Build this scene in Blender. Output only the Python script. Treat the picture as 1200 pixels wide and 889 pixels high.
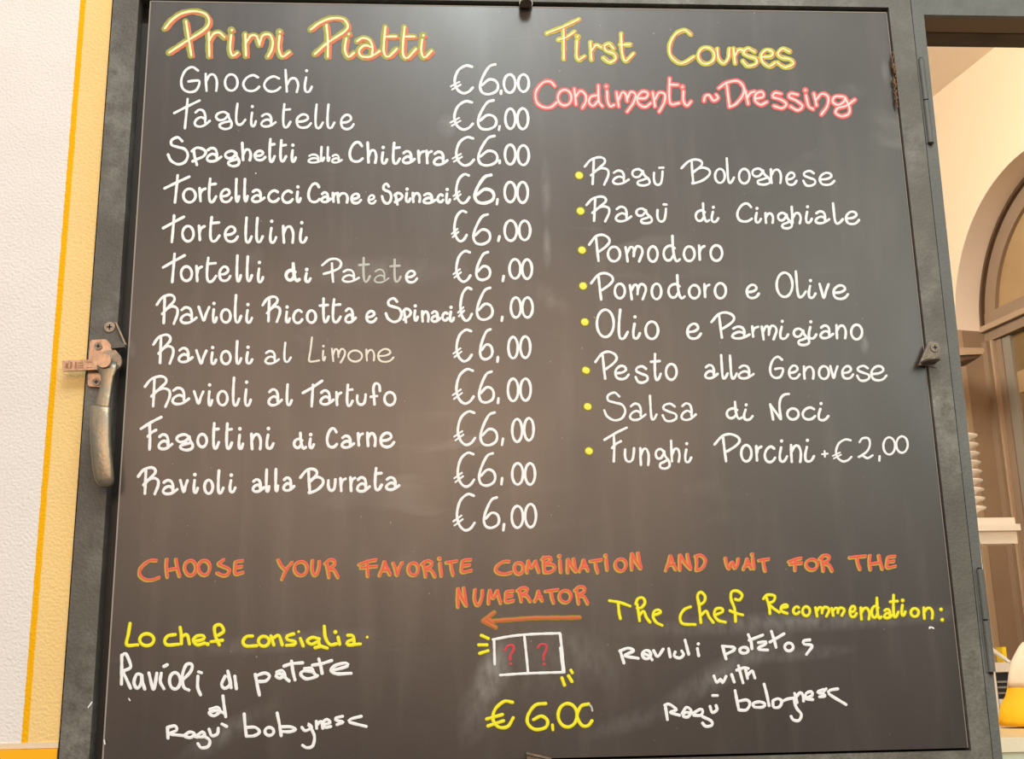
import bpy, bmesh, math, random
from mathutils import Vector, Matrix
random.seed(7)
for o in list(bpy.data.objects): bpy.data.objects.remove(o)
SC = bpy.context.scene
COL = SC.collection

# ---------------------------------------------------------------- camera
F = 1386.0
CAM = Vector((0.41576, -1.56383, 1.45))
RX = Vector((0.99799, -0.06012, -0.01994))      # camera right in the world
UPV = Vector((0.00430, -0.24969, 0.96832))      # camera up
FW = Vector((0.06319, 0.96646, 0.24893))        # camera forward
ZT = 2.42616                                    # height of the chalkboard's top edge
cd = bpy.data.cameras.new('camera'); cam = bpy.data.objects.new('camera', cd); COL.objects.link(cam)
m = Matrix((RX, UPV, -FW)).transposed().to_4x4(); m.translation = CAM
cam.matrix_world = m
cd.sensor_width = 36; cd.lens = F/1200*36; cd.clip_start = 0.01
SC.camera = cam

# ---------------------------------------------------------------- world and light
w = bpy.data.worlds.new('world'); SC.world = w; w.use_nodes = True
bg = w.node_tree.nodes['Background']; bg.inputs[0].default_value = (1.0, 0.93, 0.86, 1); bg.inputs[1].default_value = 1.0
_n = w.node_tree.nodes; _l = w.node_tree.links          # soft daylight of the covered street: dim below, brighter above
_tc = _n.new('ShaderNodeTexCoord'); _sp = _n.new('ShaderNodeSeparateXYZ'); _r = _n.new('ShaderNodeValToRGB')
_mr = _n.new('ShaderNodeMapRange'); _mr.inputs[1].default_value = -1; _mr.inputs[2].default_value = 1
_l.new(_tc.outputs['Generated'], _sp.inputs[0]); _l.new(_sp.outputs['Z'], _mr.inputs[0]); _l.new(_mr.outputs[0], _r.inputs['Fac'])
_r.color_ramp.elements[0].position = .47; _r.color_ramp.elements[0].color = (.24, .22, .20, 1)
_r.color_ramp.elements[1].position = .72; _r.color_ramp.elements[1].color = (.68, .68, .64, 1)
_l.new(_r.outputs['Color'], bg.inputs[0])
def area(name, loc, target, sx, sy, power, color):
    l = bpy.data.lights.new(name, 'AREA'); l.shape = 'RECTANGLE'; l.size = sx; l.size_y = sy
    l.energy = power; l.color = color
    o = bpy.data.objects.new(name, l); COL.objects.link(o); o.location = loc
    o.rotation_euler = (Vector(target)-Vector(loc)).to_track_quat('-Z', 'Y').to_euler()
    return o
area('hall_light', (1.0, -2.6, 5.2), (0.5, 0, 2.0), 3.0, 1.6, 88, (1.0, 0.98, 0.96))
area('ceiling_lamp', (0.60, -2.0, 3.85), (0.55, 0, 2.2), 0.50, 0.40, 14, (0.88, 1.0, 0.96))
area('warm_opposite_light', (0.30, -4.2, 2.68), (0.5, 0, 2.0), 2.8, 1.2, 66, (1.0, 0.64, 0.41))  # unseen warm panel opposite, mirrored as a warm band in the board
area('side_fill', (2.9, -4.0, 3.3), (0.8, 0, 2.0), 1.5, 1.9, 30, (0.90, 1.0, 0.88))  # unseen cool panel added to lift the board's right side
area('kitchen_light', (0.80, 0.62, 2.98), (1.75, 1.35, 1.9), 0.8, 0.8, 31, (1.0, 0.95, 0.87))
vs = SC.view_settings
vs.view_transform = 'Standard'; vs.look = 'None'; vs.gamma = 1; vs.exposure = 0.02; vs.use_curve_mapping = False

# ---------------------------------------------------------------- helpers
def at(u, v, Y):
    """point of the world plane y=Y seen at photo pixel (u,v)"""
    d = RX*((u-600)/F) - UPV*((v-444.5)/F) + FW
    return CAM + d*((Y-CAM.y)/d.y)
def lin(c):
    return tuple(((x/255)/12.92 if x/255 <= .04045 else ((x/255+.055)/1.055)**2.4) for x in c[:3])+(1,)
def mat(name, rgb, rough=.6, metal=0, spec=.5, bump=0, bscale=60, var=0, vscale=8, rgb2=None, detail=6):
    mt = bpy.data.materials.new(name); mt.use_nodes = True
    nt = mt.node_tree; p = nt.nodes['Principled BSDF']
    p.inputs['Base Color'].default_value = lin(rgb); p.inputs['Roughness'].default_value = rough
    p.inputs['Metallic'].default_value = metal; p.inputs['Specular IOR Level'].default_value = spec
    tc = nt.nodes.new('ShaderNodeTexCoord')
    if rgb2 or var:
        n = nt.nodes.new('ShaderNodeTexNoise'); n.inputs['Scale'].default_value = vscale; n.inputs['Detail'].default_value = detail
        n.inputs['Roughness'].default_value = .65
        nt.links.new(tc.outputs['Object'], n.inputs['Vector'])
        r = nt.nodes.new('ShaderNodeValToRGB'); r.color_ramp.elements[0].position = .35; r.color_ramp.elements[1].position = .65
        c2 = rgb2 or tuple(min(255, x*(1+var)) for x in rgb)
        r.color_ramp.elements[0].color = lin(rgb); r.color_ramp.elements[1].color = lin(c2)
        nt.links.new(n.outputs['Fac'], r.inputs['Fac']); nt.links.new(r.outputs['Color'], p.inputs['Base Color'])
    if bump:
        n = nt.nodes.new('ShaderNodeTexNoise'); n.inputs['Scale'].default_value = bscale; n.inputs['Detail'].default_value = 5
        nt.links.new(tc.outputs['Object'], n.inputs['Vector'])
        b = nt.nodes.new('ShaderNodeBump'); b.inputs['Strength'].default_value = bump; b.inputs['Distance'].default_value = .003
        nt.links.new(n.outputs['Fac'], b.inputs['Height']); nt.links.new(b.outputs['Normal'], p.inputs['Normal'])
    return mt
def link(name, me, mt, parent=None, smooth=False):
    o = bpy.data.objects.new(name, me)
    for x in (mt if isinstance(mt, (list, tuple)) else [mt]): me.materials.append(x)
    COL.objects.link(o)
    if parent: o.parent = parent
    if smooth:
        for p in me.polygons: p.use_smooth = True
    return o
def obj(name, bm, mt, parent=None, smooth=False, bevel=0, segs=2):
    if bevel:
        es = [e for e in bm.edges if len(e.link_faces) == 2 and e.calc_face_angle(0) > .6]
        bmesh.ops.bevel(bm, geom=es, offset=bevel, segments=segs, affect='EDGES', clamp_overlap=True)
    bmesh.ops.recalc_face_normals(bm, faces=bm.faces)
    me = bpy.data.meshes.new(name); bm.to_mesh(me); bm.free()
    return link(name, me, mt, parent, smooth)
def box(x0, x1, y0, y1, z0, z1, bm=None):
    bm = bm or bmesh.new()
    v = [bm.verts.new((x, y, z)) for x in (x0, x1) for y in (y0, y1) for z in (z0, z1)]
    for f in ((0,1,3,2),(4,6,7,5),(0,4,5,1),(2,3,7,6),(0,2,6,4),(1,5,7,3)): bm.faces.new([v[i] for i in f])
    return bm
def extr(front, off, bm=None):
    """solid from a loop of points swept along the vector off"""
    bm = bm or bmesh.new()
    a = [bm.verts.new(p) for p in front]; b = [bm.verts.new(p+off) for p in front]
    bm.faces.new(a); bm.faces.new(b[::-1])
    n = len(a)
    for i in range(n): bm.faces.new((a[i], b[i], b[(i+1) % n], a[(i+1) % n]))
    return bm
def pxprism(pts, Y0, Y1, bm=None):
    return extr([at(u, v, Y0) for u, v in pts], Vector((0, Y1-Y0, 0)), bm)
def disc_y(c, r, Y0, Y1, n=24, bm=None, rx=None):
    return extr([Vector((c.x+(rx or r)*math.cos(2*math.pi*i/n), Y0, c.z+r*math.sin(2*math.pi*i/n))) for i in range(n)], Vector((0, Y1-Y0, 0)), bm)
def lathe(prof, c, n=28, bm=None):
    bm = bm or bmesh.new(); rings = []
    for r, z in prof:
        rings.append([bm.verts.new((c[0]+r*math.cos(2*math.pi*i/n), c[1]+r*math.sin(2*math.pi*i/n), c[2]+z)) for i in range(n)])
    for a, b in zip(rings, rings[1:]):
        for i in range(n): bm.faces.new((a[i], a[(i+1) % n], b[(i+1) % n], b[i]))
    bm.faces.new(rings[0]); bm.faces.new(rings[-1])
    return bm
def thing(name, label, cat, loc=(0,0,0), group=None):
    o = bpy.data.objects.new(name, None); o.empty_display_size = .05; COL.objects.link(o); o.location = loc
    return tag(o, label, cat, group)
def tag(o, label, cat, group=None):
    o['label'] = label; o['category'] = cat
    if group: o['group'] = group
    return o
def adopt(o, parent):
    """parent a mesh built in world coordinates to an empty that stands at its base"""
    o.parent = parent; o.matrix_parent_inverse = Matrix.Translation(-parent.location)
    return o
def struct(o, label=None):
    o['kind'] = 'structure'
    if label: o['label'] = label
    return o

# ---------------------------------------------------------------- materials
# patches of wiped chalk: pixel of the centre, radii in pixels, tilt, strength
SMUDGES = [(578,786,13,24,20,1.0),(562,822,14,34,18,.4),(950,727,150,9,-2,.5),(690,768,34,16,40,.25),(850,785,62,11,-28,.5),(641,290,4,20,0,.7),
 (640,222,5,30,0,.4),(148,404,6,12,-30,.7),(440,318,60,14,0,.35),(1013,403,4,9,0,.7),(262,860,44,9,-30,.4),(940,766,44,6,-4,.35),(330,752,80,8,-4,.35),
 (300,300,8,10,0,.25),(524,147,9,12,0,.5),(1037,83,4,14,0,.4),(645,350,22,10,40,.25),(640,780,40,40,0,.2),(1000,105,14,8,0,.25),(740,845,40,8,-15,.25)]
def board_material():
    mt = mat('board_black', (56, 50, 46), rough=.5, spec=.8); nt = mt.node_tree; N = nt.nodes; L = nt.links
    p = N['Principled BSDF']; tc = N.new('ShaderNodeTexCoord')
    def noise(scale, sx=1, sz=1, detail=5, dist=0):
        mp = N.new('ShaderNodeMapping'); mp.inputs['Scale'].default_value = (sx, 1, sz)
        L.new(tc.outputs['Object'], mp.inputs['Vector'])
        n = N.new('ShaderNodeTexNoise'); n.inputs['Scale'].default_value = scale; n.inputs['Detail'].default_value = detail
        n.inputs['Distortion'].default_value = dist
        L.new(mp.outputs['Vector'], n.inputs['Vector']); return n
    def ramp(src, p0, p1, c0, c1):
        r = N.new('ShaderNodeValToRGB'); r.color_ramp.elements[0].position = p0; r.color_ramp.elements[1].position = p1
        r.color_ramp.elements[0].color = c0; r.color_ramp.elements[1].color = c1
        L.new(src, r.inputs['Fac']); return r
    def mix(fac, a, b, amt=1):
        x = N.new('ShaderNodeMix'); x.data_type = 'RGBA'
        mu = N.new('ShaderNodeMath'); mu.operation = 'MULTIPLY'; mu.inputs[1].default_value = amt
        L.new(fac, mu.inputs[0]); L.new(mu.outputs[0], x.inputs[0])
        for s, k in ((a, 6), (b, 7)):
            if isinstance(s, tuple): x.inputs[k].default_value = s
            else: L.new(s, x.inputs[k])
        return x.outputs[2]
    W_, K_ = (1,1,1,1), (0,0,0,1)
    cloud = ramp(noise(2.6, 1, 1, 3, .4).outputs['Fac'], .35, .7, lin((46,40,37)), lin((58,50,45)))
    streak = ramp(noise(16, 1.6, .22, 5).outputs['Fac'], .52, .78, K_, W_)          # wiped chalk, vertical
    swipe = ramp(noise(7, .5, 1.8, 6, 1.2).outputs['Fac'], .56, .8, K_, W_)         # wiped chalk, sideways
    patch = ramp(noise(3.3, 1, 1, 2).outputs['Fac'], .5, .68, K_, W_)
    mul = N.new('ShaderNodeMath'); mul.operation = 'MULTIPLY'; L.new(swipe.outputs[0], mul.inputs[0]); L.new(patch.outputs[0], mul.inputs[1])
    speck = ramp(noise(160, 1, 1, 1).outputs['Fac'], .77, .8, K_, W_)
    c = mix(streak.outputs[0], cloud.outputs[0], lin((112,107,100)), .2)
    c = mix(mul.outputs[0], c, lin((150,148,142)), .4)
    for (u, v, ru, rv, ang, amt) in SMUDGES:
        mp = N.new('ShaderNodeMapping'); mp.vector_type = 'TEXTURE'; q = at(u, v, 0)
        mp.inputs['Location'].default_value = q; mp.inputs['Rotation'].default_value = (0, math.radians(ang), 0)
        mp.inputs['Scale'].default_value = (ru*.00117*1.6, 1, rv*.00117*1.6)
        L.new(tc.outputs['Object'], mp.inputs['Vector'])
        g = N.new('ShaderNodeTexGradient'); g.gradient_type = 'SPHERICAL'; L.new(mp.outputs['Vector'], g.inputs['Vector'])
        nn = noise(90, 1, .5, 8); nr = ramp(nn.outputs['Fac'], .3, .65, (.15,)*3+(1,), W_)
        mm = N.new('ShaderNodeMath'); mm.operation = 'MULTIPLY'; L.new(g.outputs['Fac'], mm.inputs[0]); L.new(nr.outputs[0], mm.inputs[1])
        c = mix(mm.outputs[0], c, lin((180,180,178)), amt*.5)
    c = mix(speck.outputs[0], c, lin((170,165,155)), .4)
    L.new(c, p.inputs['Base Color'])
    r = ramp(noise(9, 1, .4, 5).outputs['Fac'], .3, .7, (.30,)*3+(1,), (.38,)*3+(1,)); L.new(r.outputs[0], p.inputs['Roughness'])
    b = N.new('ShaderNodeBump'); b.inputs['Strength'].default_value = .05; b.inputs['Distance'].default_value = .001
    L.new(noise(240, 1, 1, 2).outputs['Fac'], b.inputs['Height']); L.new(b.outputs['Normal'], p.inputs['Normal'])
    return mt
def steel_material(name, a, b, rough=.5, worn=(156,160,152), amt=.6):
    mt = mat(name, a, rough=rough, spec=.5, rgb2=b, vscale=7, bump=.25, bscale=260, detail=9)
    nt = mt.node_tree; N = nt.nodes; L = nt.links; p = N['Principled BSDF']
    src = p.inputs['Base Color'].links[0].from_socket
    tc = N.new('ShaderNodeTexCoord')
    n = N.new('ShaderNodeTexNoise'); n.inputs['Scale'].default_value = 45; n.inputs['Detail'].default_value = 8; n.inputs['Roughness'].default_value = .8
    L.new(tc.outputs['Object'], n.inputs['Vector'])
    r = N.new('ShaderNodeValToRGB'); r.color_ramp.elements[0].position = .38; r.color_ramp.elements[1].position = .68
    L.new(n.outputs['Fac'], r.inputs['Fac'])
    x = N.new('ShaderNodeMix'); x.data_type = 'RGBA'
    mu = N.new('ShaderNodeMath'); mu.operation = 'MULTIPLY'; mu.inputs[1].default_value = amt
    lo = N.new('ShaderNodeTexNoise'); lo.inputs['Scale'].default_value = 6; lo.inputs['Detail'].default_value = 4
    L.new(tc.outputs['Object'], lo.inputs['Vector'])
    lr = N.new('ShaderNodeValToRGB'); lr.color_ramp.elements[0].position = .45; lr.color_ramp.elements[0].color = (.12,.12,.12,1); lr.color_ramp.elements[1].position = .66
    L.new(lo.outputs['Fac'], lr.inputs['Fac'])
    m2 = N.new('ShaderNodeMath'); m2.operation = 'MULTIPLY'; L.new(r.outputs[0], m2.inputs[0]); L.new(lr.outputs[0], m2.inputs[1])
    L.new(m2.outputs[0], mu.inputs[0]); L.new(mu.outputs[0], x.inputs[0]); L.new(src, x.inputs[6]); x.inputs[7].default_value = lin(worn)
    L.new(x.outputs[2], p.inputs['Base Color'])
    return mt
def wall_material():
    """white plaster, a hand-painted ochre stripe and a pale yellow band beside the window"""
    mt = mat('painted_plaster', (232,226,222), rough=.85, spec=.2, bump=.55, bscale=260); nt = mt.node_tree; N = nt.nodes; L = nt.links
    p = N['Principled BSDF']; tc = N.new('ShaderNodeTexCoord'); sp = N.new('ShaderNodeSeparateXYZ'); L.new(tc.outputs['Object'], sp.inputs[0])
    n = N.new('ShaderNodeTexNoise'); n.inputs['Scale'].default_value = 60; L.new(tc.outputs['Object'], n.inputs['Vector'])
    ad = N.new('ShaderNodeMath'); ad.operation = 'MULTIPLY_ADD'; ad.inputs[1].default_value = .0022
    L.new(n.outputs['Fac'], ad.inputs[0]); L.new(sp.outputs['X'], ad.inputs[2])
    mr = N.new('ShaderNodeMapRange'); mr.inputs[1].default_value = -.12; mr.inputs[2].default_value = -.04; L.new(ad.outputs[0], mr.inputs[0])
    r = N.new('ShaderNodeValToRGB'); L.new(mr.outputs[0], r.inputs['Fac'])
    e = r.color_ramp.elements; e[0].color = lin((231,226,222)); e[0].position = 0
    k = lambda x: (x+.0011+.12)/.08
    e[1].position = k(-.1005); e[1].color = lin((231,226,222))
    for pos, c in ((k(-.0998), (240,178,6)), (k(-.0925), (240,178,6)), (k(-.0918), (240,208,144)), (1, (237,202,134))):
        q = e.new(pos); q.color = lin(c)
    big = N.new('ShaderNodeTexNoise'); big.inputs['Scale'].default_value = 9; big.inputs['Detail'].default_value = 6; L.new(tc.outputs['Object'], big.inputs['Vector'])
    br = N.new('ShaderNodeMapRange'); br.inputs[3].default_value = .9; br.inputs[4].default_value = 1.06; L.new(big.outputs['Fac'], br.inputs[0])
    hs = N.new('ShaderNodeHueSaturation'); L.new(r.outputs[0], hs.inputs['Color']); L.new(br.outputs[0], hs.inputs['Value'])
    L.new(hs.outputs[0], p.inputs['Base Color'])
    return mt
M_board = board_material()
M_edge = mat('board_edge', (150,142,132), .6)
M_steel = steel_material('old_steel', (82,79,72), (98,96,88), .5, amt=.7)
M_steelL = steel_material('dark_steel', (72,68,63), (86,82,76), .48, amt=.65)
M_fixed = steel_material('blue_grey_steel', (86,89,86), (98,101,97), .5, amt=.2)
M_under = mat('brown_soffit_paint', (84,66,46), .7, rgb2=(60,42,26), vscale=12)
M_dark = mat('gap_shade_black', (16,13,11), .8)  # black standing for shade in gaps; also hinge pins and screw slots
M_wall = wall_material()
M_yband = mat('ochre_tile', (248,182,4), .4, rgb2=(244,174,4), vscale=5, bump=.1)
M_groove = mat('pale_grout', (222,204,176), .8, bump=.4, bscale=90)
M_zinc = mat('zinc', (150,142,130), .38, metal=.75, rgb2=(120,112,102), vscale=60, bump=.15, bscale=200)
M_copper = mat('worn_copper_plate', (186,158,136), .34, metal=.8, rgb2=(158,132,112), vscale=45, bump=.12, bscale=160)
M_handle = mat('worn_pewter', (132,130,118), .36, metal=.75, rgb2=(156,140,116), vscale=38, bump=.25, bscale=90)
M_clip = mat('dull_zinc_clip', (134,124,112), .45, metal=.5, rgb2=(110,100,90), vscale=80, bump=.2, bscale=200)
M_foam = mat('ochre_glue', (112,78,32), .5, rgb2=(76,50,20), vscale=90, bump=.7, bscale=150)
M_cream = mat('cream_plaster', (248,228,194), .85, spec=.2, rgb2=(246,222,186), vscale=2)
M_ceil = mat('pink_cream_plaster', (254,236,216), .85, spec=.2)
M_arch = mat('pink_beige_paint', (252,232,210), .75, spec=.3)
M_brown = mat('brown_painted_wood', (160,134,108), .55, rgb2=(152,126,100), vscale=6)
M_brown2 = mat('light_brown_wood', (184,156,126), .5)
M_brownd = mat('dark_brown_strip', (92,66,42), .6)
M_alum = mat('pale_metal_strip', (168,158,140), .4, metal=.3)
M_fan = mat('beige_fanlight_panel', (188,156,112), .5, rgb2=(176,142,98), vscale=3)
M_glass = mat('painted_reflection_glass', (150,122,76), .12, spec=.8, rgb2=(122,96,60), vscale=2)  # yellowish brown reflection of the room put into the base colour
M_white = mat('white_plastic', (236,222,204), .4, bump=.05)
M_whitep = mat('white_glazed', (246,238,230), .25)
M_black = mat('black_enamel', (26,23,21), .3)
M_chrome = mat('chrome_line', (170,165,158), .25, metal=.9)
M_ycarton = mat('yellow_card', (244,206,10), .5)
M_ycloth = mat('yellow_cloth', (250,188,0), .75, rgb2=(242,172,0), vscale=12, bump=.4, bscale=25)
M_ccloth = mat('cream_cloth', (238,214,186), .8, rgb2=(228,200,168), vscale=14, bump=.4, bscale=25)
M_cgreen = mat('pale_green_glass', (196,206,178), .15, spec=.7, rgb2=(208,214,190), vscale=4)
M_cream2 = mat('cream_enamel', (238,230,202), .35)
M_tan = mat('tan_top', (196,172,126), .4)
M_floor = mat('grey_stone_floor', (120,112,102), .6, rgb2=(104,97,88), vscale=3)
def paint(name, rgb, rough=.55): return mat(name, rgb, rough, spec=.3)
P_white = paint('white_marker', (238,240,243))
P_faded = paint('half_wiped_marker', (186,190,182))
P_grey = paint('thin_white_marker', (226,222,210))
P_hyel = paint('pale_yellow_core', (246,243,186))
P_holive = paint('olive_yellow_marker', (158,158,76))
P_horange = paint('salmon_marker', (204,118,82))
P_yglow = paint('yellow_green_marker', (190,186,62))
P_pink = paint('coral_marker', (226,104,104))
P_pinkw = paint('pink_white_core', (255,214,212))
P_yel = paint('yellow_marker', (240,232,44))
P_yold = paint('olive_edge_marker', (132,128,16))
P_red = paint('orange_red_marker', (224,98,78))
P_yout = paint('ochre_outline_marker', (196,158,66))
P_q = paint('red_marker', (204,66,76))
P_arrow = paint('orange_marker', (198,106,64))
P_bul = paint('lemon_marker', (238,232,90))

# ---------------------------------------------------------------- the wall with the steel window in it
WY = 0.0                        # wall face
OX0, OX1, OZ0, OZ1 = -.0545, 2.05, .95, ZT+.075
struct(obj('wall_left', box(-1.6, OX0, WY, .25, 0, 3.6), M_wall))
wf = box(OX0, OX1, WY, .085, OZ1, 3.6); box(OX0, OX1, WY, .25, 0, OZ0, wf); box(OX1, 3.2, WY, .25, 0, 3.6, wf)
struct(obj('wall_front', wf, mat('front_plaster', (226,216,206), .85, bump=.6, bscale=170)))
yz = at(35, 877.5, WY).z
struct(obj('trim_1', box(-1.6, OX0, -.004, WY, yz-.14, yz), M_yband, bevel=.0015))
struct(obj('trim_2', box(-1.6, OX0, -.0015, WY, yz+.0008, yz+.0075), M_groove, bevel=.0008))
struct(obj('floor', box(-3, 4, -5, 3.6, -.1, 0), M_floor))

# fixed steel frame: transom, mullion, sill
win = struct(bpy.data.objects.new('window_1', None)); COL.objects.link(win)
FY = -.005                      # face of all the steelwork
MX0, MX1 = 1.1376, 1.1535
zt_t = at(1140, 18, FY).z
obj('transom', box(MX0, OX1, FY, .003, zt_t, OZ1), M_fixed, win, bevel=.001)
obj('transom', box(OX0, MX0, FY+.002, .06, ZT+.042, OZ1), M_fixed, win, bevel=.001)
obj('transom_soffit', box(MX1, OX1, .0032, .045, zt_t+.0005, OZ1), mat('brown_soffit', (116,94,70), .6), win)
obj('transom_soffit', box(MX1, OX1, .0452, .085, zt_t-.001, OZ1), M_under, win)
def taper(xa_t, xa_b, xb_t, xb_b, zb, zt, y0, y1):
    # upright whose edges lean a little: x is given at the board's top and bottom
    f = lambda t, b, z: t+(b-t)*(ZT-z)/1.068
    return extr([Vector((f(xa_t, xa_b, zb), y0, zb)), Vector((f(xb_t, xb_b, zb), y0, zb)), Vector((f(xb_t, xb_b, zt), y0, zt)), Vector((f(xa_t, xa_b, zt), y0, zt))], Vector((0, y1-y0, 0)))
obj('mullion', taper(1.1373, 1.1297, 1.1553, 1.1420, OZ0, zt_t, FY, .05), M_fixed, win, bevel=.0008)
obj('jamb_or_shade', box(OX0, OX0+.0004, WY+.0005, .06, OZ0, OZ1-.001), M_dark, win)  # black strip standing for the shade between wall and leaf
obj('jamb_or_shade', box(OX0+.0005, -.0517, .012, .06, OZ0, OZ1-.04), M_dark, win)  # black filler deeper in the same gap, again painted shade
obj('sill', box(OX0, OX1, FY-.02, .1, OZ0-.03, OZ0), M_fixed, win, bevel=.001)
obj('jamb_or_shade', box(OX1-.03, OX1, FY, .06, OZ0, zt_t), M_fixed, win)

# ---------------------------------------------------------------- the steel leaf that carries the board
LX0, LX1 = -.0516, 1.1335
SX0, SX1 = -.0150, 1.1018       # inner edges of the stiles
LZ0, LZ1 = ZT-1.145, ZT+.041
IZ0, IZ1 = ZT-1.0715, ZT+.0055
leaf = thing('window_leaf', 'dark steel hinged window leaf framing the menu board', 'window frame', (LX0, .01, LZ0))
def part(o, parent=leaf, label=None):
    adopt(o, parent)
    if label: o['label'] = label
    return o
part(obj('stile', box(LX0, SX0, FY, .026, LZ0, LZ1), M_steelL, bevel=.0016), label='darker scuffed steel stile under the latch')
part(obj('stile', taper(SX1, SX1, 1.1363, 1.1287, LZ0, LZ1, FY, .026), M_steel, bevel=.0012))
part(obj('rail', box(SX0, SX1, FY, .026, IZ1, LZ1), M_steel, bevel=.0012))
part(obj('rail', box(SX0, SX1, FY, .026, LZ0, IZ0), M_steel, bevel=.0014))
lip = box(SX0-.002, SX0+.034, .020, .024, IZ0, ZT-.025)
part(obj('rear_lip', lip, mat('gap_shaded_lip', (24,21,19), .5)))  # near-black lip colour carries the shade of the gap
part(obj('gap_shade_sheet', box(SX0, SX1, .0245, .0258, IZ0, IZ1), M_dark), label='black sheet standing for the shade in the gap')  # colours in the shade seen through the gap round the board
# hinges
for (ua, va, ub, vb) in ((1075.5, 70, 1088.5, 168), (1147, 667, 1160.5, 787)):
    a = at(ua, va, FY); b = at(ub, vb, FY); x = 1.1415 if va < 300 else 1.1395; r = .0042; mid = (a.z+b.z)/2
    h = part(obj('hinge', lathe([(r, b.z), (r, mid-.001)], (x, FY-.0022, 0), 14), M_fixed, smooth=False))
    for prof in ([(r, mid+.001), (r, a.z)],):
        k = obj('knuckle', lathe(prof, (x, FY-.0022, 0), 14), M_fixed); k.parent = h
    k = obj('pin', lathe([(r*.62, b.z-.003), (r*.62, a.z+.002)], (x, FY-.0022, 0), 10), M_dark); k.parent = h
    k = obj('hinge_plate', box(x-.006, x+.006, FY-.0012, FY-.0001, b.z, a.z), M_fixed, bevel=.0004); k.parent = h

def screw(u, v, Y, r, parent, mt=M_zinc):
    c = at(u, v, Y); bm = bmesh.new(); n = 20
    s = obj('screw', disc_y(c, r, Y-.0016, Y, n), mt, None, bevel=.0006)
    q = box(c.x-r*.5, c.x+r*.5, Y-.0019, Y-.0012, c.z-r*.12, c.z+r*.12); box(c.x-r*.12, c.x+r*.12, Y-.0019, Y-.0012, c.z-r*.5, c.z+r*.5, q)
    k = obj('screw_slot', q, M_dark); k.parent = s
    return s
def sub(o, par):
    """child of a part that itself sits in the leaf's world frame"""
    o.parent = par; return o
# clips that hold the board
def arc(c, rx, rz, a0, a1, n, Y):
    return [Vector((c[0]+rx*math.cos(a0+(a1-a0)*i/n), Y, c[1]+rz*math.sin(a0+(a1-a0)*i/n))) for i in range(n+1)]
def clip_right():
    Y = FY-.0018
    pl = part(obj('clip', pxprism([(1087.5,402),(1091,399.5),(1099,401),(1102,408),(1097.5,430),(1077,427.5)], Y, FY), M_clip, bevel=.0004))
    a, b = at(1077, 427, Y), at(1097.5, 425, Y); c = ((a.x+b.x)/2, (a.y+b.y)/2)
    tip = [Vector((a.x, Y, a.z)), Vector((b.x, Y, b.z))]
    n = 12; r = (b.x-a.x)/2; pts = []
    for i in range(n+1):
        t = math.pi*i/n; pts.append(Vector(((a.x+b.x)/2+r*math.cos(t), Y-.027*math.sin(t)**.7, a.z+(b.z-a.z)*(math.cos(t)+1)/2)))
    sub(obj('clip_tongue', extr(pts, Vector((0, 0, .0026))), M_clip, bevel=.0004), pl)
    f = pxprism([(1087.5,401.5),(1090.5,400.5),(1080.5,427.5),(1077,427.5)], Y-.0055, Y)
    sub(obj('clip_fold', f, M_clip, bevel=.0003), pl)
    sub(screw(1095.3, 407.2, Y, .0066, None, M_clip), pl) if False else None
    s = screw(1095.3, 407.2, Y, .0064, None, M_clip)
    for ch in list(s.children): ch.parent = pl
    s.parent = pl
clip_right()
def clip_top():
    Y = FY-.002
    pl = part(obj('clip', pxprism([(610,-8),(622,-8),(624.5,4),(623,8),(609,8),(608.6,3)], Y, FY), M_clip, bevel=.0005))
    a, b = at(608.8, 8.5, Y), at(623, 8.5, Y); r = (b.x-a.x)/2; pts = []
    for i in range(13):
        t = math.pi*i/12; pts.append(Vector(((a.x+b.x)/2+r*math.cos(t), Y-.021*math.sin(t)**.6, a.z)))
    sub(obj('clip_tongue', extr(pts, Vector((0, 0, .0022))), M_clip, bevel=.0004), pl)
    s = screw(618, -2, Y, .0056, None, M_clip)
    for ch in list(s.children): ch.parent = pl
    s.parent = pl
clip_top()
def clip_bottom():
    Y = FY-.0018
    pl = part(obj('clip', pxprism([(617,881.5),(646,888),(648,899),(618,900)], Y, FY), M_clip, bevel=.0004))
    sub(obj('clip_fold', pxprism([(617,881),(646,887.6),(646,890),(617,883.5)], Y-.006, Y), M_clip, bevel=.0003), pl)
    s = screw(631, 893, Y, .0055, None, M_clip)
    for ch in list(s.children): ch.parent = pl
    s.parent = pl
clip_bottom()
def clip_left():
    Y = FY-.002
    pl = part(obj('clip', pxprism([(121,383),(125,376),(133,375.5),(137,378),(148,403.5),(141,403),(128,407),(122,400)], Y, FY), M_steelL, bevel=.0004), label='dark clip above the latch')
    sub(obj('clip_fold', pxprism([(134.5,377),(137,378),(148.3,404),(146.2,404)], Y-.006, Y), M_zinc, bevel=.0003), pl)
    sub(obj('clip_tongue', pxprism([(130,403),(138,398.5),(147,403),(146,406.5),(130,408)], Y-.008, Y), M_steelL, bevel=.0003), pl)
    s = screw(128.7, 383.3, Y, .0072, None)
    for ch in list(s.children): ch.parent = pl
    s.parent = pl
clip_left()
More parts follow.
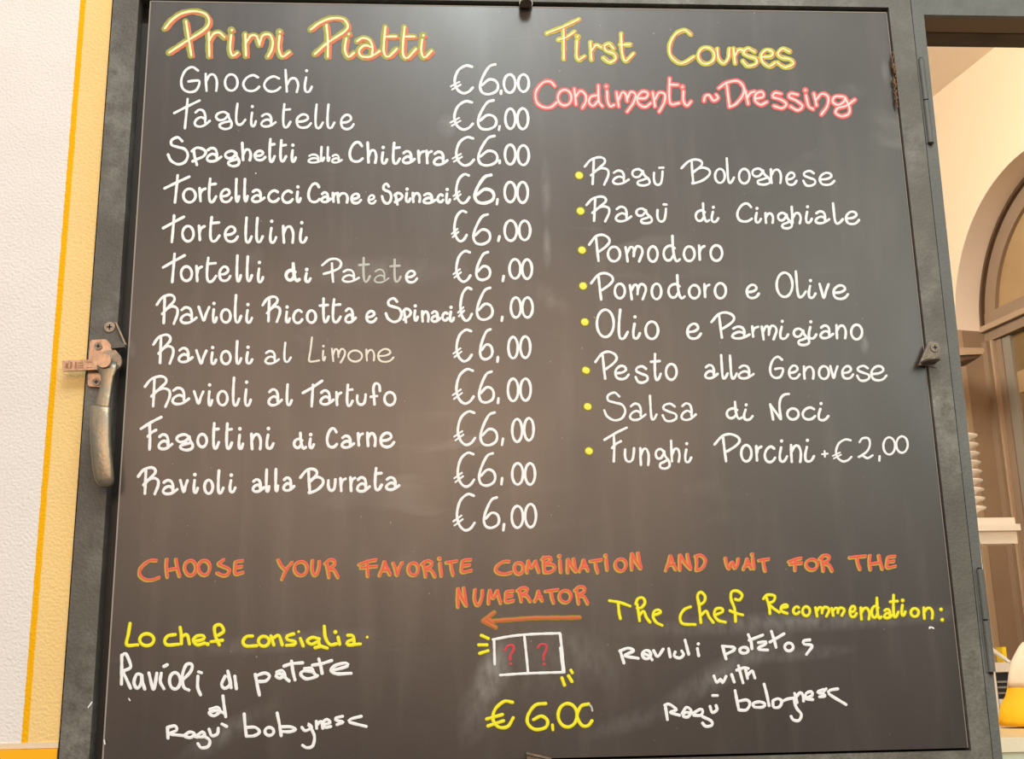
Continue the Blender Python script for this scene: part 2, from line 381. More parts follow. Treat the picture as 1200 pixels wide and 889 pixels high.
# the latch
def rounded(pts, r, k=4):
    out = []; n = len(pts)
    for i in range(n):
        p = Vector(pts[i]); a = Vector(pts[i-1]); b = Vector(pts[(i+1) % n])
        u = (a-p); v = (b-p); ru = min(r, u.length*.45); rv = min(r, v.length*.45)
        s = p+u.normalized()*ru; e = p+v.normalized()*rv
        for j in range(k+1):
            t = j/k; q = s*(1-t)**2+p*2*t*(1-t)+e*t*t; out.append((q.x, q.y))
    return out
YL = FY-.004
plate = part(obj('latch_plate', pxprism(rounded([(105.5,398.5),(125,397),(129.5,404),(142,417),(141.5,428),(136,437),(124,437),(120,453.5),(102.5,452.5),(103.5,425)], 4), YL, FY), M_copper, bevel=.0008), label='worn copper-toned latch plate')
for (u, v) in ((115.3, 405.6), (113, 447.5)):
    s = screw(u, v, YL, .0054, None)
    for ch in list(s.children): ch.parent = plate
    s.parent = plate
cp = at(130, 424.5, YL)
boss = obj('pivot_boss', disc_y(cp, .0155, YL-.006, YL, 32), M_zinc, bevel=.001); sub(boss, plate)
tab = part(obj('latch_tab', pxprism(rounded([(73,422.3),(118,420.5),(119,432.5),(100,433.5),(72.8,434.8)], 1.6), YL-.011, YL-.0065), M_copper, bevel=.0007), label='worn copper-toned flat tab pointing at the wall')
tb = at(73, 428, YL-.011); te = at(116, 427, YL-.011)
gr = bmesh.new()
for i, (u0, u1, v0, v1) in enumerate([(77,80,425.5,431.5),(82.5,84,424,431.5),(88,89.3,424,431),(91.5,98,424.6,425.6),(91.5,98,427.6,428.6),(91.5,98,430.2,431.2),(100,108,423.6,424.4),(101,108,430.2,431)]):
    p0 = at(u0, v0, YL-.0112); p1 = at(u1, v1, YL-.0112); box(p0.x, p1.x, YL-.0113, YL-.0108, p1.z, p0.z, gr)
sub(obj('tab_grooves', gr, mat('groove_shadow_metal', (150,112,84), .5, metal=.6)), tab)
# handle: neck then a swelling grip
def swept(sections, mt, name):
    """sections: (left px, right px, y px, Ycentre, half thickness): rounded bar following them"""
    bm = bmesh.new(); rings = []; n = 16
    for (ul, vl, ur, vr, Y, th) in sections:
        a, b = at(ul, vl, Y), at(ur, vr, Y); c = (a+b)/2; hx = (b-a)/2; ring = []
        for i in range(n):
            t = 2*math.pi*i/n; sgn = lambda q: math.copysign(abs(q)**.6, q)
            ring.append(bm.verts.new(c+hx*sgn(math.cos(t))+Vector((0, -th*sgn(math.sin(t)), 0))))
        rings.append(ring)
    for a, b in zip(rings, rings[1:]):
        for i in range(n): bm.faces.new((a[i], a[(i+1) % n], b[(i+1) % n], b[i]))
    bm.faces.new(rings[0]); bm.faces.new(rings[-1])
    return obj(name, bm, mt, smooth=True)
yh = YL-.0145
hd = part(swept([(113.5,424,137,424,yh,.0028),(114,433,137,433,yh,.0028),(118.5,441,133.5,441,yh,.0028),(118,449,132,449,yh,.0028),(115,462,129.8,464,yh-.003,.0028),(112.5,472,128.5,474,yh-.005,.003),(111.5,480,128,482,yh-.006,.003)], M_handle, 'handle_neck'))
gp = part(swept([(109,474.5,127,476,yh-.005,.003),(105.8,475.5,129,477,yh-.006,.0042),(105.2,478,129.6,480,yh-.006,.0052),(105.2,495,129.6,495,yh-.008,.0058),(105.7,515,129.8,515,yh-.009,.006),(106.8,532,131,532,yh-.009,.006),(108.6,550,133,550,yh-.008,.006),(111,561,133.4,561,yh-.007,.0058),(114,567,132.5,567,yh-.0065,.005),(118,570.5,129,570.5,yh-.006,.003)], M_handle, 'handle_grip'), label='worn grey metal handle grip')
pv = obj('pivot_cap', disc_y(at(123.2, 424, yh), .0094, yh-.0075, yh-.001, 28), M_copper, bevel=.0012); part(pv, label='round copper-toned pivot cap')
# glue blob on the right stile
gb = bmesh.new()
for i in range(26):
    t = i/25; u = 1046.5+4.5*t+random.uniform(-2, 2)*(1-abs(t-.4)); v = 62+63*t
    c = at(u, v, FY); r = .0018+.0022*random.random()*(1-.5*t)
    mt_ = Matrix.Translation((c.x, FY, c.z)) @ Matrix.Diagonal((r*.8, r*.7, r*1.6, 1))
    bmesh.ops.create_icosphere(gb, subdivisions=1, radius=1, matrix=mt_)
part(obj('glue_bead', gb, M_foam, smooth=True), label='ochre bead of old glue at the board edge')
for (u, v, u2, v2) in ((103, 829, 108, 822), (122, 866, 123, 872)):
    cr = bmesh.new()
    a, b = at(u, v, FY-.0003), at(u2, v2, FY-.0003)
    n_ = Vector((-(b.z-a.z), 0, b.x-a.x)).normalized()*.0007
    extr([a-n_, b-n_, b+n_, a+n_], Vector((0, .0002, 0)), cr)
    part(obj('paint_chip', cr, P_white))

# ---------------------------------------------------------------- the chalkboard
board = thing('menu_board', 'large dark chalkboard menu listing first courses and prices in coloured handwriting', 'chalkboard', (.55, 0, ZT-1.068))
pb = box(0, 1.1, .0003, .007, ZT-1.0684, ZT-.0002)
o = obj('panel', pb, M_board, bevel=.0006); adopt(o, board)
eb = box(-.0006, .0012, .0000, .0066, ZT-1.068, ZT); box(.0012, 1.1, .0000, .0066, ZT-.0012, ZT+.0004, eb); box(1.0993, 1.1004, .0001, .0066, ZT-1.068, ZT-.0012, eb)
o = obj('panel_edge', eb, M_edge); adopt(o, board)

# lettering ------------------------------------------------------
def smooth_pts(pts, step):
    if len(pts) == 1: return [Vector(pts[0])]
    P = [Vector(p) for p in pts]
    if len(P) == 2:
        n = max(1, int((P[1]-P[0]).length/step)); return [P[0].lerp(P[1], i/n) for i in range(n+1)]
    closed = (P[0]-P[-1]).length < .01
    out = []
    for i in range(len(P)-1):
        p1, p2 = P[i], P[i+1]
        p0 = P[i-1] if i > 0 else (P[-2] if closed else p1*2-p2)
        p3 = P[i+2] if i+2 < len(P) else (P[1] if closed else p2*2-p1)
        n = max(2, int((p2-p1).length/step))
        for k in range(n):
            t = k/n
            out.append(.5*((2*p1)+(p2-p0)*t+(2*p0-5*p1+4*p2-p3)*t*t+(3*p1-p0-3*p2+p3)*t*t*t))
    out.append(P[-1]); return out
class Ink:
    def __init__(s): s.v = []; s.f = []; s.m = []
    def stroke(s, pts, wd, h=.00045, mi=0, wob=.07, dx=0, dy=0):
        """one marker stroke in photo pixels, laid as a low rounded bead on the board"""
        P = [p+Vector((dx, dy)) for p in smooth_pts(pts, 1.6)]
        r = wd/2
        def put(p, hh):
            q = at(p.x, p.y, 0); s.v.append((q.x, -hh, q.z)); return len(s.v)-1
        base = h*.35
        if len(P) == 1:
            c = put(P[0], h); ring = [put(P[0]+Vector((math.cos(a), math.sin(a)))*r, base) for a in [2*math.pi*i/12 for i in range(12)]]
            for i in range(12): s.f.append((c, ring[i], ring[(i+1) % 12])); s.m.append(mi)
            return
        ph = random.uniform(0, 6); rows = []; n = len(P)
        for i, p in enumerate(P):
            t = (P[min(i+1, n-1)]-P[max(i-1, 0)]); t = t.normalized() if t.length > 1e-6 else Vector((1, 0))
            nn = Vector((-t.y, t.x)); rr = r*(1+wob*math.sin(ph+i*.55)+wob*.6*math.sin(ph*2+i*1.3))
            rows.append((put(p-nn*rr, base), put(p, h), put(p+nn*rr, base)))
        for a, b in zip(rows, rows[1:]):
            s.f += [(a[0], b[0], b[1], a[1]), (a[1], b[1], b[2], a[2])]; s.m += [mi, mi]
        for end, row in ((0, rows[0]), (-1, rows[-1])):
            p = P[end]; t = (P[1]-P[0]) if end == 0 else (P[-2]-P[-1]); t = t.normalized() if t.length > 1e-6 else Vector((1, 0))
            nn = Vector((-t.y, t.x)); prev = row[0] if end == 0 else row[2]
            for k in range(1, 6):
                an = math.pi*k/6; q = p+(-nn*math.cos(an)-t*math.sin(an))*r
                cur = put(q, base) if k < 6 else None
                s.f.append((row[1], prev if end == 0 else prev, cur)); s.m.append(mi); prev = cur
            s.f.append((row[1], prev, row[2] if end == 0 else row[0])); s.m.append(mi)
    def build(s, name, mats, label=None, parent=None):
        me = bpy.data.meshes.new(name); me.from_pydata(s.v, [], s.f)
        bm = bmesh.new(); bm.from_mesh(me)
        for f in bm.faces:
            f.normal_update()
            if f.normal.y > 0: f.normal_flip()
        bm.to_mesh(me); bm.free()
        for p, mi in zip(me.polygons, s.m): p.material_index = mi
        o = link(name, me, mats); adopt(o, board)
        if label: o['label'] = label
        return o

def E_(cx=.5, cy=.5, rx=.5, ry=.5, a0=-100, n=10):
    return [(cx+rx*math.cos(math.radians(a0-360*i/n)), cy+ry*math.sin(math.radians(a0-360*i/n))) for i in range(n)]+[(cx+rx*math.cos(math.radians(a0)), cy+ry*math.sin(math.radians(a0)))]
G = {
 'n': [[(.03,0),(.05,.5),(.1,1)], [(.08,.42),(.35,.08),(.7,.05),(.93,.35),(.95,.7),(.9,1)]],
 'o': [E_()],
 'c': [[(.92,.14),(.6,0),(.2,.18),(0,.55),(.16,.9),(.5,1),(.82,.9),(1,.72)]],
 'h': [[(.0,0),(.05,.5),(.1,.98)], [(.1,.68),(.4,.4),(.78,.4),(.96,.62),(.95,.8),(.86,1)]],
 'i': [['.', (.34,.03)], [(.28,.34),(.12,.7),(.2,.96),(.55,1),(.8,.92),(1,.76)]],
 'a': [[(.06,.16),(.3,0),(.58,.08),(.7,.38),(.69,.74)], [(.69,.56),(.42,.44),(.12,.58),(0,.82),(.16,.98),(.5,.98),(.8,.82),(1,.66)]],
 'g': [[(.78,.14),(.5,0),(.12,.1),(0,.3),(.2,.48),(.55,.42),(.8,.16)], [(.8,.14),(.84,.36),(1,.64),(.94,.9),(.6,1),(.28,.9),(.24,.74),(.5,.62),(.9,.54)]],
 'l': [[(.16,0),(.04,.4),(.02,.8),(.2,.98),(.6,.97),(1,.76)]],
 'k': [[(.04,0),(.12,.4),(.22,.82),(.4,1),(.7,.95),(1,.78)]],
 'q': [[(.58,.14),(.35,0),(.08,.08),(.0,.28),(.12,.47),(.38,.46),(.6,.18)], [(.6,.12),(.66,.34),(.94,.64),(.96,.88),(.66,1),(.34,.94),(.32,.76),(.58,.66),(.88,.54)]],
 't': [[(.18,0),(.06,.4),(.04,.8),(.22,.99),(.6,.97),(1,.76)], [(.14,.25),(.95,.22)]],
 'x': [[(.42,0),(.4,.5),(.44,.85),(.58,1),(.8,.94),(1,.76)], [(0,.3),(.9,.27)]],
 'e': [[(.08,.55),(.5,.5),(.8,.3),(.7,.06),(.4,0),(.1,.22),(0,.55),(.14,.9),(.48,1),(.8,.9),(1,.66)]],
 'r': [[(.06,0),(.12,.5),(.2,1)], [(.16,.5),(.4,.18),(.98,.04)]],
 'p': [[(.12,.1),(.2,.5),(.36,1)], [(0,.2),(.35,.0),(.8,.08),(1,.28),(.8,.52),(.4,.66),(.05,.8)]],
 's': [[(.86,.16),(.55,0),(.16,.1),(.12,.3),(.5,.46),(.92,.6),(.95,.85),(.6,1),(.25,.95),(.05,.66)]],
 'v': [[(0,.0),(.2,.45),(.48,1),(.72,.5),(1,.02)]],
 'u': [[(.02,.1),(.0,.55),(.16,.9),(.5,1),(.82,.85),(.96,.4),(1,0)]],
 'd': [[(.68,.56),(.35,.5),(.05,.7),(.05,.9),(.28,1),(.56,.86),(.68,.62)], [(.62,0),(.66,.5),(.74,.9),(.86,1),(1,.88)]],
 'D': [[(.68,.48),(.4,.38),(.08,.5),(0,.74),(.16,.94),(.42,.94),(.62,.74)], [(.54,0),(.58,.5),(.68,.86),(.82,1),(1,.92)]],
 'f': [[(.98,.36),(.9,.08),(.5,0),(.28,.22),(.34,.6),(.4,1)], [(0,.64),(.66,.6)]],
 'm': [[(0,.08),(.06,.5),(.12,1)], [(.1,.42),(.28,.06),(.46,.12),(.5,.38),(.48,.66)], [(.48,.42),(.66,.02),(.92,.1),(1,.38),(.9,.72),(.8,1)]],
 'M': [[(0,.0),(.06,.5),(.1,.9)], [(.1,.42),(.24,.04),(.44,.1),(.5,.6)], [(.5,.4),(.7,.02),(.94,.08),(1,.34),(.86,.7),(.66,1)]],
 'T': [[(0,.48),(.5,.26),(1,.05)], [(.53,0),(.48,.5),(.42,1)]],
 'Y': [[(0,.48),(.5,.26),(1,.0)], [(.53,.16),(.5,.5),(.46,1)]],
 'F': [[(0,.36),(.5,.16),(1,0)], [(.42,.22),(.44,.6),(.42,1)], [(.34,.6),(.52,.48),(.74,.4)]],
 'R': [[(0,.34),(.25,.1),(.6,0),(.82,.06),(.84,.2),(.62,.38),(.26,.66)], [(.38,.1),(.36,.5),(.33,.98)], [(.4,.52),(.7,.4),(.96,.46),(.99,.66),(.82,1)]],
 'P': [[(0,.38),(.3,.08),(.62,0),(.92,.1),(1,.26),(.84,.44),(.5,.64)], [(.34,.14),(.4,.6),(.46,1)]],
 'Q': [[(0,.28),(.35,.04),(.7,0),(.96,.14),(.9,.38),(.55,.54),(.08,.66)], [(.5,.2),(.52,.6),(.56,1)]],
 'B': [[(0,.36),(.25,.08),(.5,0),(.7,.08),(.7,.26),(.4,.54)], [(.36,.1),(.38,.5),(.42,1)], [(.38,.56),(.68,.34),(.96,.42),(.99,.62),(.76,.86),(.42,1),(.38,.98)]],
 'S': [[(.72,.14),(.5,0),(.2,.1),(.2,.28),(.5,.36),(.85,.44),(1,.66),(.85,.92),(.5,1),(.16,.86),(.02,.64)]],
 'C': [[(.95,.2),(.72,.02),(.4,.05),(.1,.32),(0,.65),(.16,.92),(.48,1),(.78,.96),(1,.84)]],
 'G': [[(.92,.14),(.6,0),(.24,.14),(.02,.5),(.08,.84),(.4,1),(.76,.96),(.94,.78),(.98,.56),(.68,.55),(.4,.58)]],
 'L': [[(.3,0),(.16,.5),(.02,.95),(.5,.98),(1,.94)]],
 'O': [E_(a0=-110, n=12)],
 'N': [[(0,.42),(.08,.7),(.16,1)], [(.02,.46),(.3,.72),(.56,.98)], [(.58,.98),(.5,.5),(.56,.2),(.75,.05),(1,.02)]],
 # capitals of the red sentence
 '1C': [[(.86,.02),(.5,.04),(.1,.4),(.04,.76),(.3,.98),(.66,1),(1,.88)]],
 '1H': [[(.1,0),(.06,.5),(.14,1)], [(.74,0),(.84,.5),(1,.96)], [(.1,.62),(.8,.5)]],
 '1O': [E_(a0=-60, n=10)],
 '1S': [[(.5,.02),(.1,.3),(.4,.42),(.95,.66),(.8,.95),(.4,1),(0,.86)]],
 '1E': [[(.9,.02),(.2,.1),(.1,.5),(.12,.96),(.96,.84)], [(.14,.5),(.8,.42)]],
 '1Y': [[(0,.02),(.2,.3),(.46,.5)], [(1,.14),(.6,.5),(.28,1)]],
 '1U': [[(.1,0),(.02,.6),(.25,.98),(.6,.92),(.9,.5),(.96,.06)]],
 '1R': [[(.1,.16),(.22,.6),(.3,1)], [(0,.22),(.35,0),(.7,.06),(.75,.26),(.3,.52),(.7,.6),(1,1)]],
 '1F': [[(.44,.1),(.46,.5),(.5,1)], [(0,.3),(.4,.12),(.96,.0)], [(.1,.5),(.5,.44),(1,.4)]],
 '1A': [[(.46,0),(.3,.45),(0,1)], [(.46,0),(.7,.5),(1,.94)], [(.2,.66),(.84,.58)]],
 '1V': [[(0,.06),(.25,.5),(.42,1),(.7,.4),(1,.0)]],
 '1i': [['.', (.2,.02)], [(.3,.3),(.42,.65),(.56,1)]],
 '1T': [[(0,.12),(.5,.06),(1,0)], [(.46,.1),(.52,.6),(.66,1)]],
 '1M': [[(.1,.0),(.0,.5),(.0,1)], [(.1,.04),(.34,.6),(.72,.02)], [(.72,.02),(.84,.5),(1,.96)]],
 '1B': [[(.14,.0),(.14,.5),(.2,1)], [(0,.14),(.5,0),(.72,.18),(.3,.46),(.85,.5),(1,.76),(.6,.98),(.2,1)]],
 '1N': [[(.04,.04),(.0,.5),(.04,1)], [(.04,.04),(.4,.5),(.88,.92)], [(.66,0),(.8,.5),(.95,.94)]],
 '1W': [[(0,0),(.1,.6),(.26,1),(.5,.36),(.68,.96),(.9,.6),(.96,.06)]],
 '1D': [[(.08,.04),(.12,.5),(.1,1)], [(0,.06),(.5,0),(1,.3),(.9,.66),(.5,.94),(.1,1)]],
 # figures
 '€': [[(.96,.06),(.66,.02),(.3,.2),(.14,.55),(.24,.84),(.52,1),(.8,.95),(1,.8)], [.72,(-.04,.76),(.36,.6)], [.72,(.02,.87),(.42,.7)]],
 '6': [[(.85,.02),(.5,.1),(.14,.45),(.0,.75),(.14,.95),(.5,1),(.9,.9),(1,.72),(.85,.56),(.5,.52),(.12,.7)]],
 '0': [E_(a0=-90, n=10)],
 ',': [[(.8,0),(.2,1)]],
 '2': [[(.1,.2),(.3,.02),(.7,.02),(.82,.3),(.6,.66),(.0,.94),(.3,.86),(.65,.98),(1,.84)]],
 '+': [[(.45,0),(.5,1)], [(0,.55),(1,.45)]],
 '-': [[(0,.7),(1,.4)]],
 ':': [['.', (.2,.05)], ['.', (.6,.95)]],
 '1h': [[(0,0),(.1,.5),(.12,1)], [(.12,.6),(.5,.3),(.8,.6),(1,1)]],
}
def word(spec, org, sc, pen, name, label, mt=None, layers=None):
    """spec: 'glyph x0 y0 x1 y1; ...' outer boxes in a view of the photo with origin org and magnification sc"""
    if '|' in spec:
        for sp, lb in zip(spec.split('|'), label.split('|')): word(sp, org, sc, pen, name, lb, mt, layers)
        return
    ink = Ink()
    items = [t.split() for t in spec.split(';') if t.strip()]
    for it in items:
        g, b = it[0], [float(x) for x in it[1:5]]
        pw = float(it[5]) if len(it) > 5 else pen
        x0, y0, x1, y1 = org[0]+b[0]/sc, org[1]+b[1]/sc, org[0]+b[2]/sc, org[1]+b[3]/sc
        h = pw/2; x0 += h; y0 += h; x1 -= h; y1 -= h
        if x1 < x0: x0 = x1 = (x0+x1)/2
        lay = layers or [(0, pw, .00045, 0, 0)]
        for (mi, wd, hh, dx, dy) in lay:
            wd = wd if layers else pw*.86
            for st in G[g]:
                if st[0] == '.': ink.stroke([(x0+(x1-x0)*st[1][0], y0+(y1-y0)*st[1][1])], wd*1.3, hh, mi, dx=dx, dy=dy)
                else:
                    kk = 1.0
                    if isinstance(st[0], float): kk, st = st[0], st[1:]
                    ink.stroke([(x0+(x1-x0)*a, y0+(y1-y0)*b_) for a, b_ in st], wd*kk, hh, mi, dx=dx, dy=dy)
    return ink.build(name, mt if isinstance(mt, list) else [mt or P_white], label)
def free(strokes, org, sc, pen, name, label, mt, layers=None):
    """strokes: lists of points in the same kind of view; a single point is a dot"""
    ink = Ink()
    for (mi, wd, hh, dx, dy) in (layers or [(0, pen, .00045, 0, 0)]):
        for st in strokes:
            k = 1.0
            if isinstance(st[0], (int, float)): k = st[0]; st = st[1:]
            ink.stroke([(org[0]+x/sc, org[1]+y/sc) for x, y in st], wd*k*(1.25 if len(st) == 1 else 1), hh, mi, dx=dx, dy=dy)
    return ink.build(name, mt if isinstance(mt, list) else [mt], label)
def ell(x0, y0, x1, y1, a0=-100):
    return [(x0+(x1-x0)*a, y0+(y1-y0)*b) for a, b in E_(a0=a0)]

W0 = 3.7
A1 = (180, 70)
word('G 122 28 222 158;n 236 60 306 152;o 328 62 400 152;c 414 66 502 154;c 512 72 600 156;h 612 42 686 158;i 698 42 748 158', A1, 4, 3.3, 'dish_name', 'white handwritten Gnocchi')
word('T 90 178 222 328;a 186 228 270 320;g 286 238 372 332;l 380 200 436 312;i 448 210 486 318;a 498 248 578 320;t 600 202 648 324;e 664 250 744 326;l 752 204 800 328;l 808 204 854 328;e 872 252 944 332', A1, 4, 3.3, 'dish_name', 'white handwritten Tagliatelle')
B1 = (180, 150); B2 = (350, 150)
word('S 88 55 252 266;p 258 128 378 270;a 364 130 486 246;g 492 150 612 280;h 612 94 696 238;e 700 150 796 238;t 804 68 862 248;t 880 76 942 246;i 958 106 1010 248', B1, 6, W0, 'dish_name', 'white handwritten Spaghetti')
word('a 60 178 176 252 2.9;l 148 124 188 242 3.3;l 194 126 226 242 3.3;a 226 180 312 252 2.9|C 348 88 460 248;h 474 92 558 256;i 570 122 632 260;t 652 94 722 262;a 722 152 826 258;r 828 150 892 254;r 886 150 946 258;a 940 156 1056 270', B2, 6, W0, 'dish_name', 'white handwritten alla before Chitarra|white handwritten Chitarra')
word('T 66 322 262 534;o 198 416 306 534;r 310 412 376 524;t 378 346 450 532;e 462 420 560 532;l 568 348 612 530;l 628 348 672 528;a 682 424 790 530;c 796 428 890 530;c 894 430 988 536;i 994 400 1044 532', B1, 6, W0, 'dish_name', 'white handwritten Tortellacci')
word('C 58 378 158 532;a 150 442 236 532;r 228 446 278 528;n 262 446 358 534;e 360 452 448 540|e 482 464 550 540 3|S 574 380 662 542;p 664 446 740 548;i 740 416 796 530;n 790 446 866 530;a 868 450 972 540;c 966 456 1026 532;i 1024 418 1074 538', B2, 6, W0, 'dish_name', 'white handwritten Carne after Tortellacci|white handwritten e after Carne|white handwritten Spinaci after Carne e')
C1 = (180, 240); C2 = (320, 290)
word('T 56 64 224 272;o 192 138 292 268;r 306 136 370 258;t 386 76 474 268;e 492 142 602 270;l 636 80 700 276;l 712 82 778 274;i 804 100 872 276;n 898 138 996 276;i 1014 110 1086 276', C1, 6, W0, 'dish_name', 'white handwritten Tortellini')
word('T 56 334 230 554;o 182 422 280 546;r 288 420 350 546;t 362 362 450 552;e 452 424 550 546;l 574 346 624 550;l 646 352 702 548;i 720 390 780 554', C1, 6, W0, 'dish_name', 'white handwritten Tortelli')
word('D 918 400 1038 548 4.6;i 1052 440 1114 552 4', C1, 6, 4.4, 'dish_name', 'white handwritten di, thick strokes')
word('Q 336 70 492 250;a 480 148 612 250 3', C2, 6, 3.3, 'dish_name', 'white handwritten Patate, first letters')
word('x 596 64 690 252 3.2;a 706 148 820 254 2.4;x 816 76 906 252 3.1', C2, 6, 3, 'dish_name', 'half-wiped greyish letters of Patate', P_faded)
word('e 926 154 1022 256', C2, 6, 3.5, 'dish_name', 'white last letter of Patate')
D1 = (170, 330); D2 = (350, 340)
word('R 72 82 240 306;a 240 170 372 302;v 366 166 462 284;i 464 138 514 296;o 524 184 612 298;l 622 84 686 298;i 698 146 762 298', D1, 6, W0, 'dish_name', 'white handwritten Ravioli before Ricotta')
word('R 816 94 960 292;i 978 164 1028 296;c 1032 188 1116 302', D1, 6, W0, 'dish_name', 'white handwritten Ric of Ricotta')
word('o 48 132 132 240;x 138 48 222 236;t 228 54 306 236;a 318 118 412 238|e 466 136 556 236|S 600 46 734 234;p 724 120 800 236;i 800 96 848 224;n 856 138 926 230;a 924 138 1006 232;c 1000 146 1060 224;i 1050 106 1102 230', D2, 6, W0, 'dish_name', 'white handwritten otta of Ricotta|white handwritten e after Ricotta|white handwritten Spinaci after Ricotta e')
word('R 48 362 210 586;a 226 456 344 576;v 350 472 442 586;i 452 448 510 588;o 524 478 612 590;l 632 408 686 588;i 698 446 764 586|a 836 478 950 586 3.2;l 970 420 1034 574 3', D1, 6, W0, 'dish_name', 'white handwritten Ravioli before al Limone|white handwritten al before Limone')
word('L 64 324 152 512;i 160 382 194 502;M 226 404 334 516;o 340 416 454 510;n 466 410 542 502;e 550 406 674 512', D2, 6, 2.7, 'dish_name', 'thin white handwritten Limone', P_grey)
E1 = (150, 430); E2 = (300, 430)
word('R 108 54 306 290;a 302 136 440 272;v 454 160 540 268;i 554 110 602 280;o 620 158 710 280;l 728 64 792 282;i 808 90 874 282|a 978 146 1092 280;l 1106 112 1162 280', E1, 6, W0, 'dish_name', 'white handwritten Ravioli before al Tartufo|white handwritten al before Tartufo')
word('Y 318 86 476 286;a 442 154 556 274;r 552 166 610 278;t 628 114 690 284;u 700 182 782 276;f 796 104 884 274;o 892 166 990 280', E2, 6, W0, 'dish_name', 'white handwritten Tartufo')
word('F 80 340 246 590;a 204 462 322 588;g 330 462 466 596;o 478 460 566 574;t 588 384 650 584;t 680 386 742 586;i 764 418 820 586;n 854 458 948 588;i 958 416 1034 584', E1, 6, 4, 'dish_name', 'white handwritten Fagottini')
word('D 256 452 362 584;i 362 460 418 580|C 488 418 580 576;a 592 472 700 578;r 704 454 762 562;n 770 452 854 566;e 864 452 982 574', E2, 6, 4, 'dish_name', 'white handwritten di before Carne|white handwritten Carne after di')
F1 = (150, 500); F2 = (290, 500)
word('R 60 274 226 484;a 234 364 358 484;v 356 364 430 470;i 448 320 502 474;o 526 362 608 482;l 622 296 682 480;i 700 324 766 470', F1, 6, 4, 'dish_name', 'white handwritten Ravioli before alla Burrata')
word('a 866 358 966 468;l 960 290 1004 468;l 1026 286 1066 464;a 1082 346 1180 460', F1, 6, 4, 'dish_name', 'white handwritten alla before Burrata')
word('B 360 284 544 476;u 556 358 630 460;r 640 350 702 462;r 710 344 768 462;a 760 344 870 466;t 884 280 956 456;a 964 344 1078 454', F2, 6, 4, 'dish_name', 'white handwritten Burrata')
# prices
PR = [((500,60),4.9375,'€ 136 72 276 252;6 300 64 422 258;, 420 220 440 256;0 438 126 522 250;0 520 126 600 244','beside Gnocchi'),
 ((500,60),4.9375,'€ 134 278 276 462;6 288 272 412 462;, 408 426 432 464;0 446 324 522 458;0 516 322 596 460','beside Tagliatelle'),
 ((500,60),4.9375,'€ 146 486 282 670;6 290 478 418 670;, 414 624 430 656;0 444 532 522 664;0 518 536 600 668','beside alla Chitarra'),
 ((500,60),4.9375,'€ 150 700 256 888;6 268 702 400 890 4.4;, 396 848 420 894;0 442 748 524 882;0 516 748 594 886','beside Carne e Spinaci'),
 ((500,220),4.9375,'€ 140 122 240 318;6 262 142 376 336;, 404 272 432 316;0 442 180 530 316;0 526 182 608 312','beside Tortellini'),
 ((500,220),4.9375,'€ 150 354 262 552;6 278 360 376 542;, 430 502 456 548;0 470 404 552 534;0 544 406 618 536','beside Tortelli di Patate'),
 ((500,220),4.9375,'€ 176 566 270 778;6 282 566 390 772;, 424 738 448 778;0 478 626 554 760;0 544 626 622 760','beside Ricotta e Spinaci'),
 ((500,380),3.556,'€ 108 14 194 160;6 216 12 280 152;, 288 130 304 162;0 334 46 386 148;0 384 44 438 146','beside Limone'),
 ((500,380),3.556,'€ 106 178 202 336;6 212 188 286 332;, 290 302 306 334;0 332 220 388 326;0 384 220 440 324','beside Tartufo'),
 ((500,380),3.556,'€ 112 354 208 508;6 218 358 300 510;, 306 470 326 508;0 350 388 404 496;0 400 384 452 490','beside Fagottini di Carne'),
 ((500,380),3.556,'€ 112 526 204 682;6 212 528 292 678;, 304 634 322 672;0 350 572 408 674;0 404 572 458 674','beside alla Burrata'),
 ((500,380),3.556,'€ 108 698 206 864;6 232 712 308 854;, 312 826 330 864;0 348 750 408 854;0 404 742 462 852','lowest of the white price column')]
for og, sc, sp, wh in PR: word(sp, og, sc, 3.6, 'price', 'white handwritten price 6,00 '+wh)
# headings, three marker layers
LH = [(0, 7.6, .00012, -.5, .2), (1, 3.6, .0003, 2.7, 1.7), (2, 2.4, .00055, 0, 0)]
free([[(80,200),(130,140),(200,95),(290,80),(370,105),(390,160),(350,215),(240,285),(110,370)],[(228,150),(245,260),(265,390)],
 [(388,230),(392,395)],[(392,285),(420,240),(460,230),(500,262)],[(550,212)],[(545,248),(538,340),(555,392),(590,372)],
 [(645,240),(650,392)],[(650,300),(685,252),(725,258),(745,315)],[(745,308),(768,250),(815,245),(838,290),(830,350),(805,398)],[(888,225)],[(886,252),(880,340),(905,398),(955,368)]],
 (180,0), 6, 3, 'heading', 'large outlined heading word Primi in yellow and salmon', [P_holive, P_horange, P_hyel], LH)
free([[(85,208),(150,160),(230,130),(310,135),(345,175),(325,220),(205,300),(115,380)],[(195,175),(205,280),(205,400)],
 [(352,240)],[(335,270),(325,350),(350,400),(390,372)],[(412,290),(450,268),(500,285),(520,335),(515,385)],[(515,335),(465,320),(425,355),(440,395),(500,400),(570,360)],
 [(610,190),(600,300),(600,370),(630,400),(690,345)],[(612,258),(685,258)],[(745,190),(735,300),(735,385),(765,408),(825,345)],[(742,258),(815,258)],[(877,250)],[(868,280),(862,360),(885,405),(935,358)]],
 (350,0), 6, 3, 'heading', 'large outlined heading word Piatti in yellow and salmon', [P_holive, P_horange, P_hyel], LH)
LF = [(0, 6.2, .0001, 0, 0), (1, 2.2, .0003, 1.9, .2), (2, 1.9, .00055, 0, 0)]
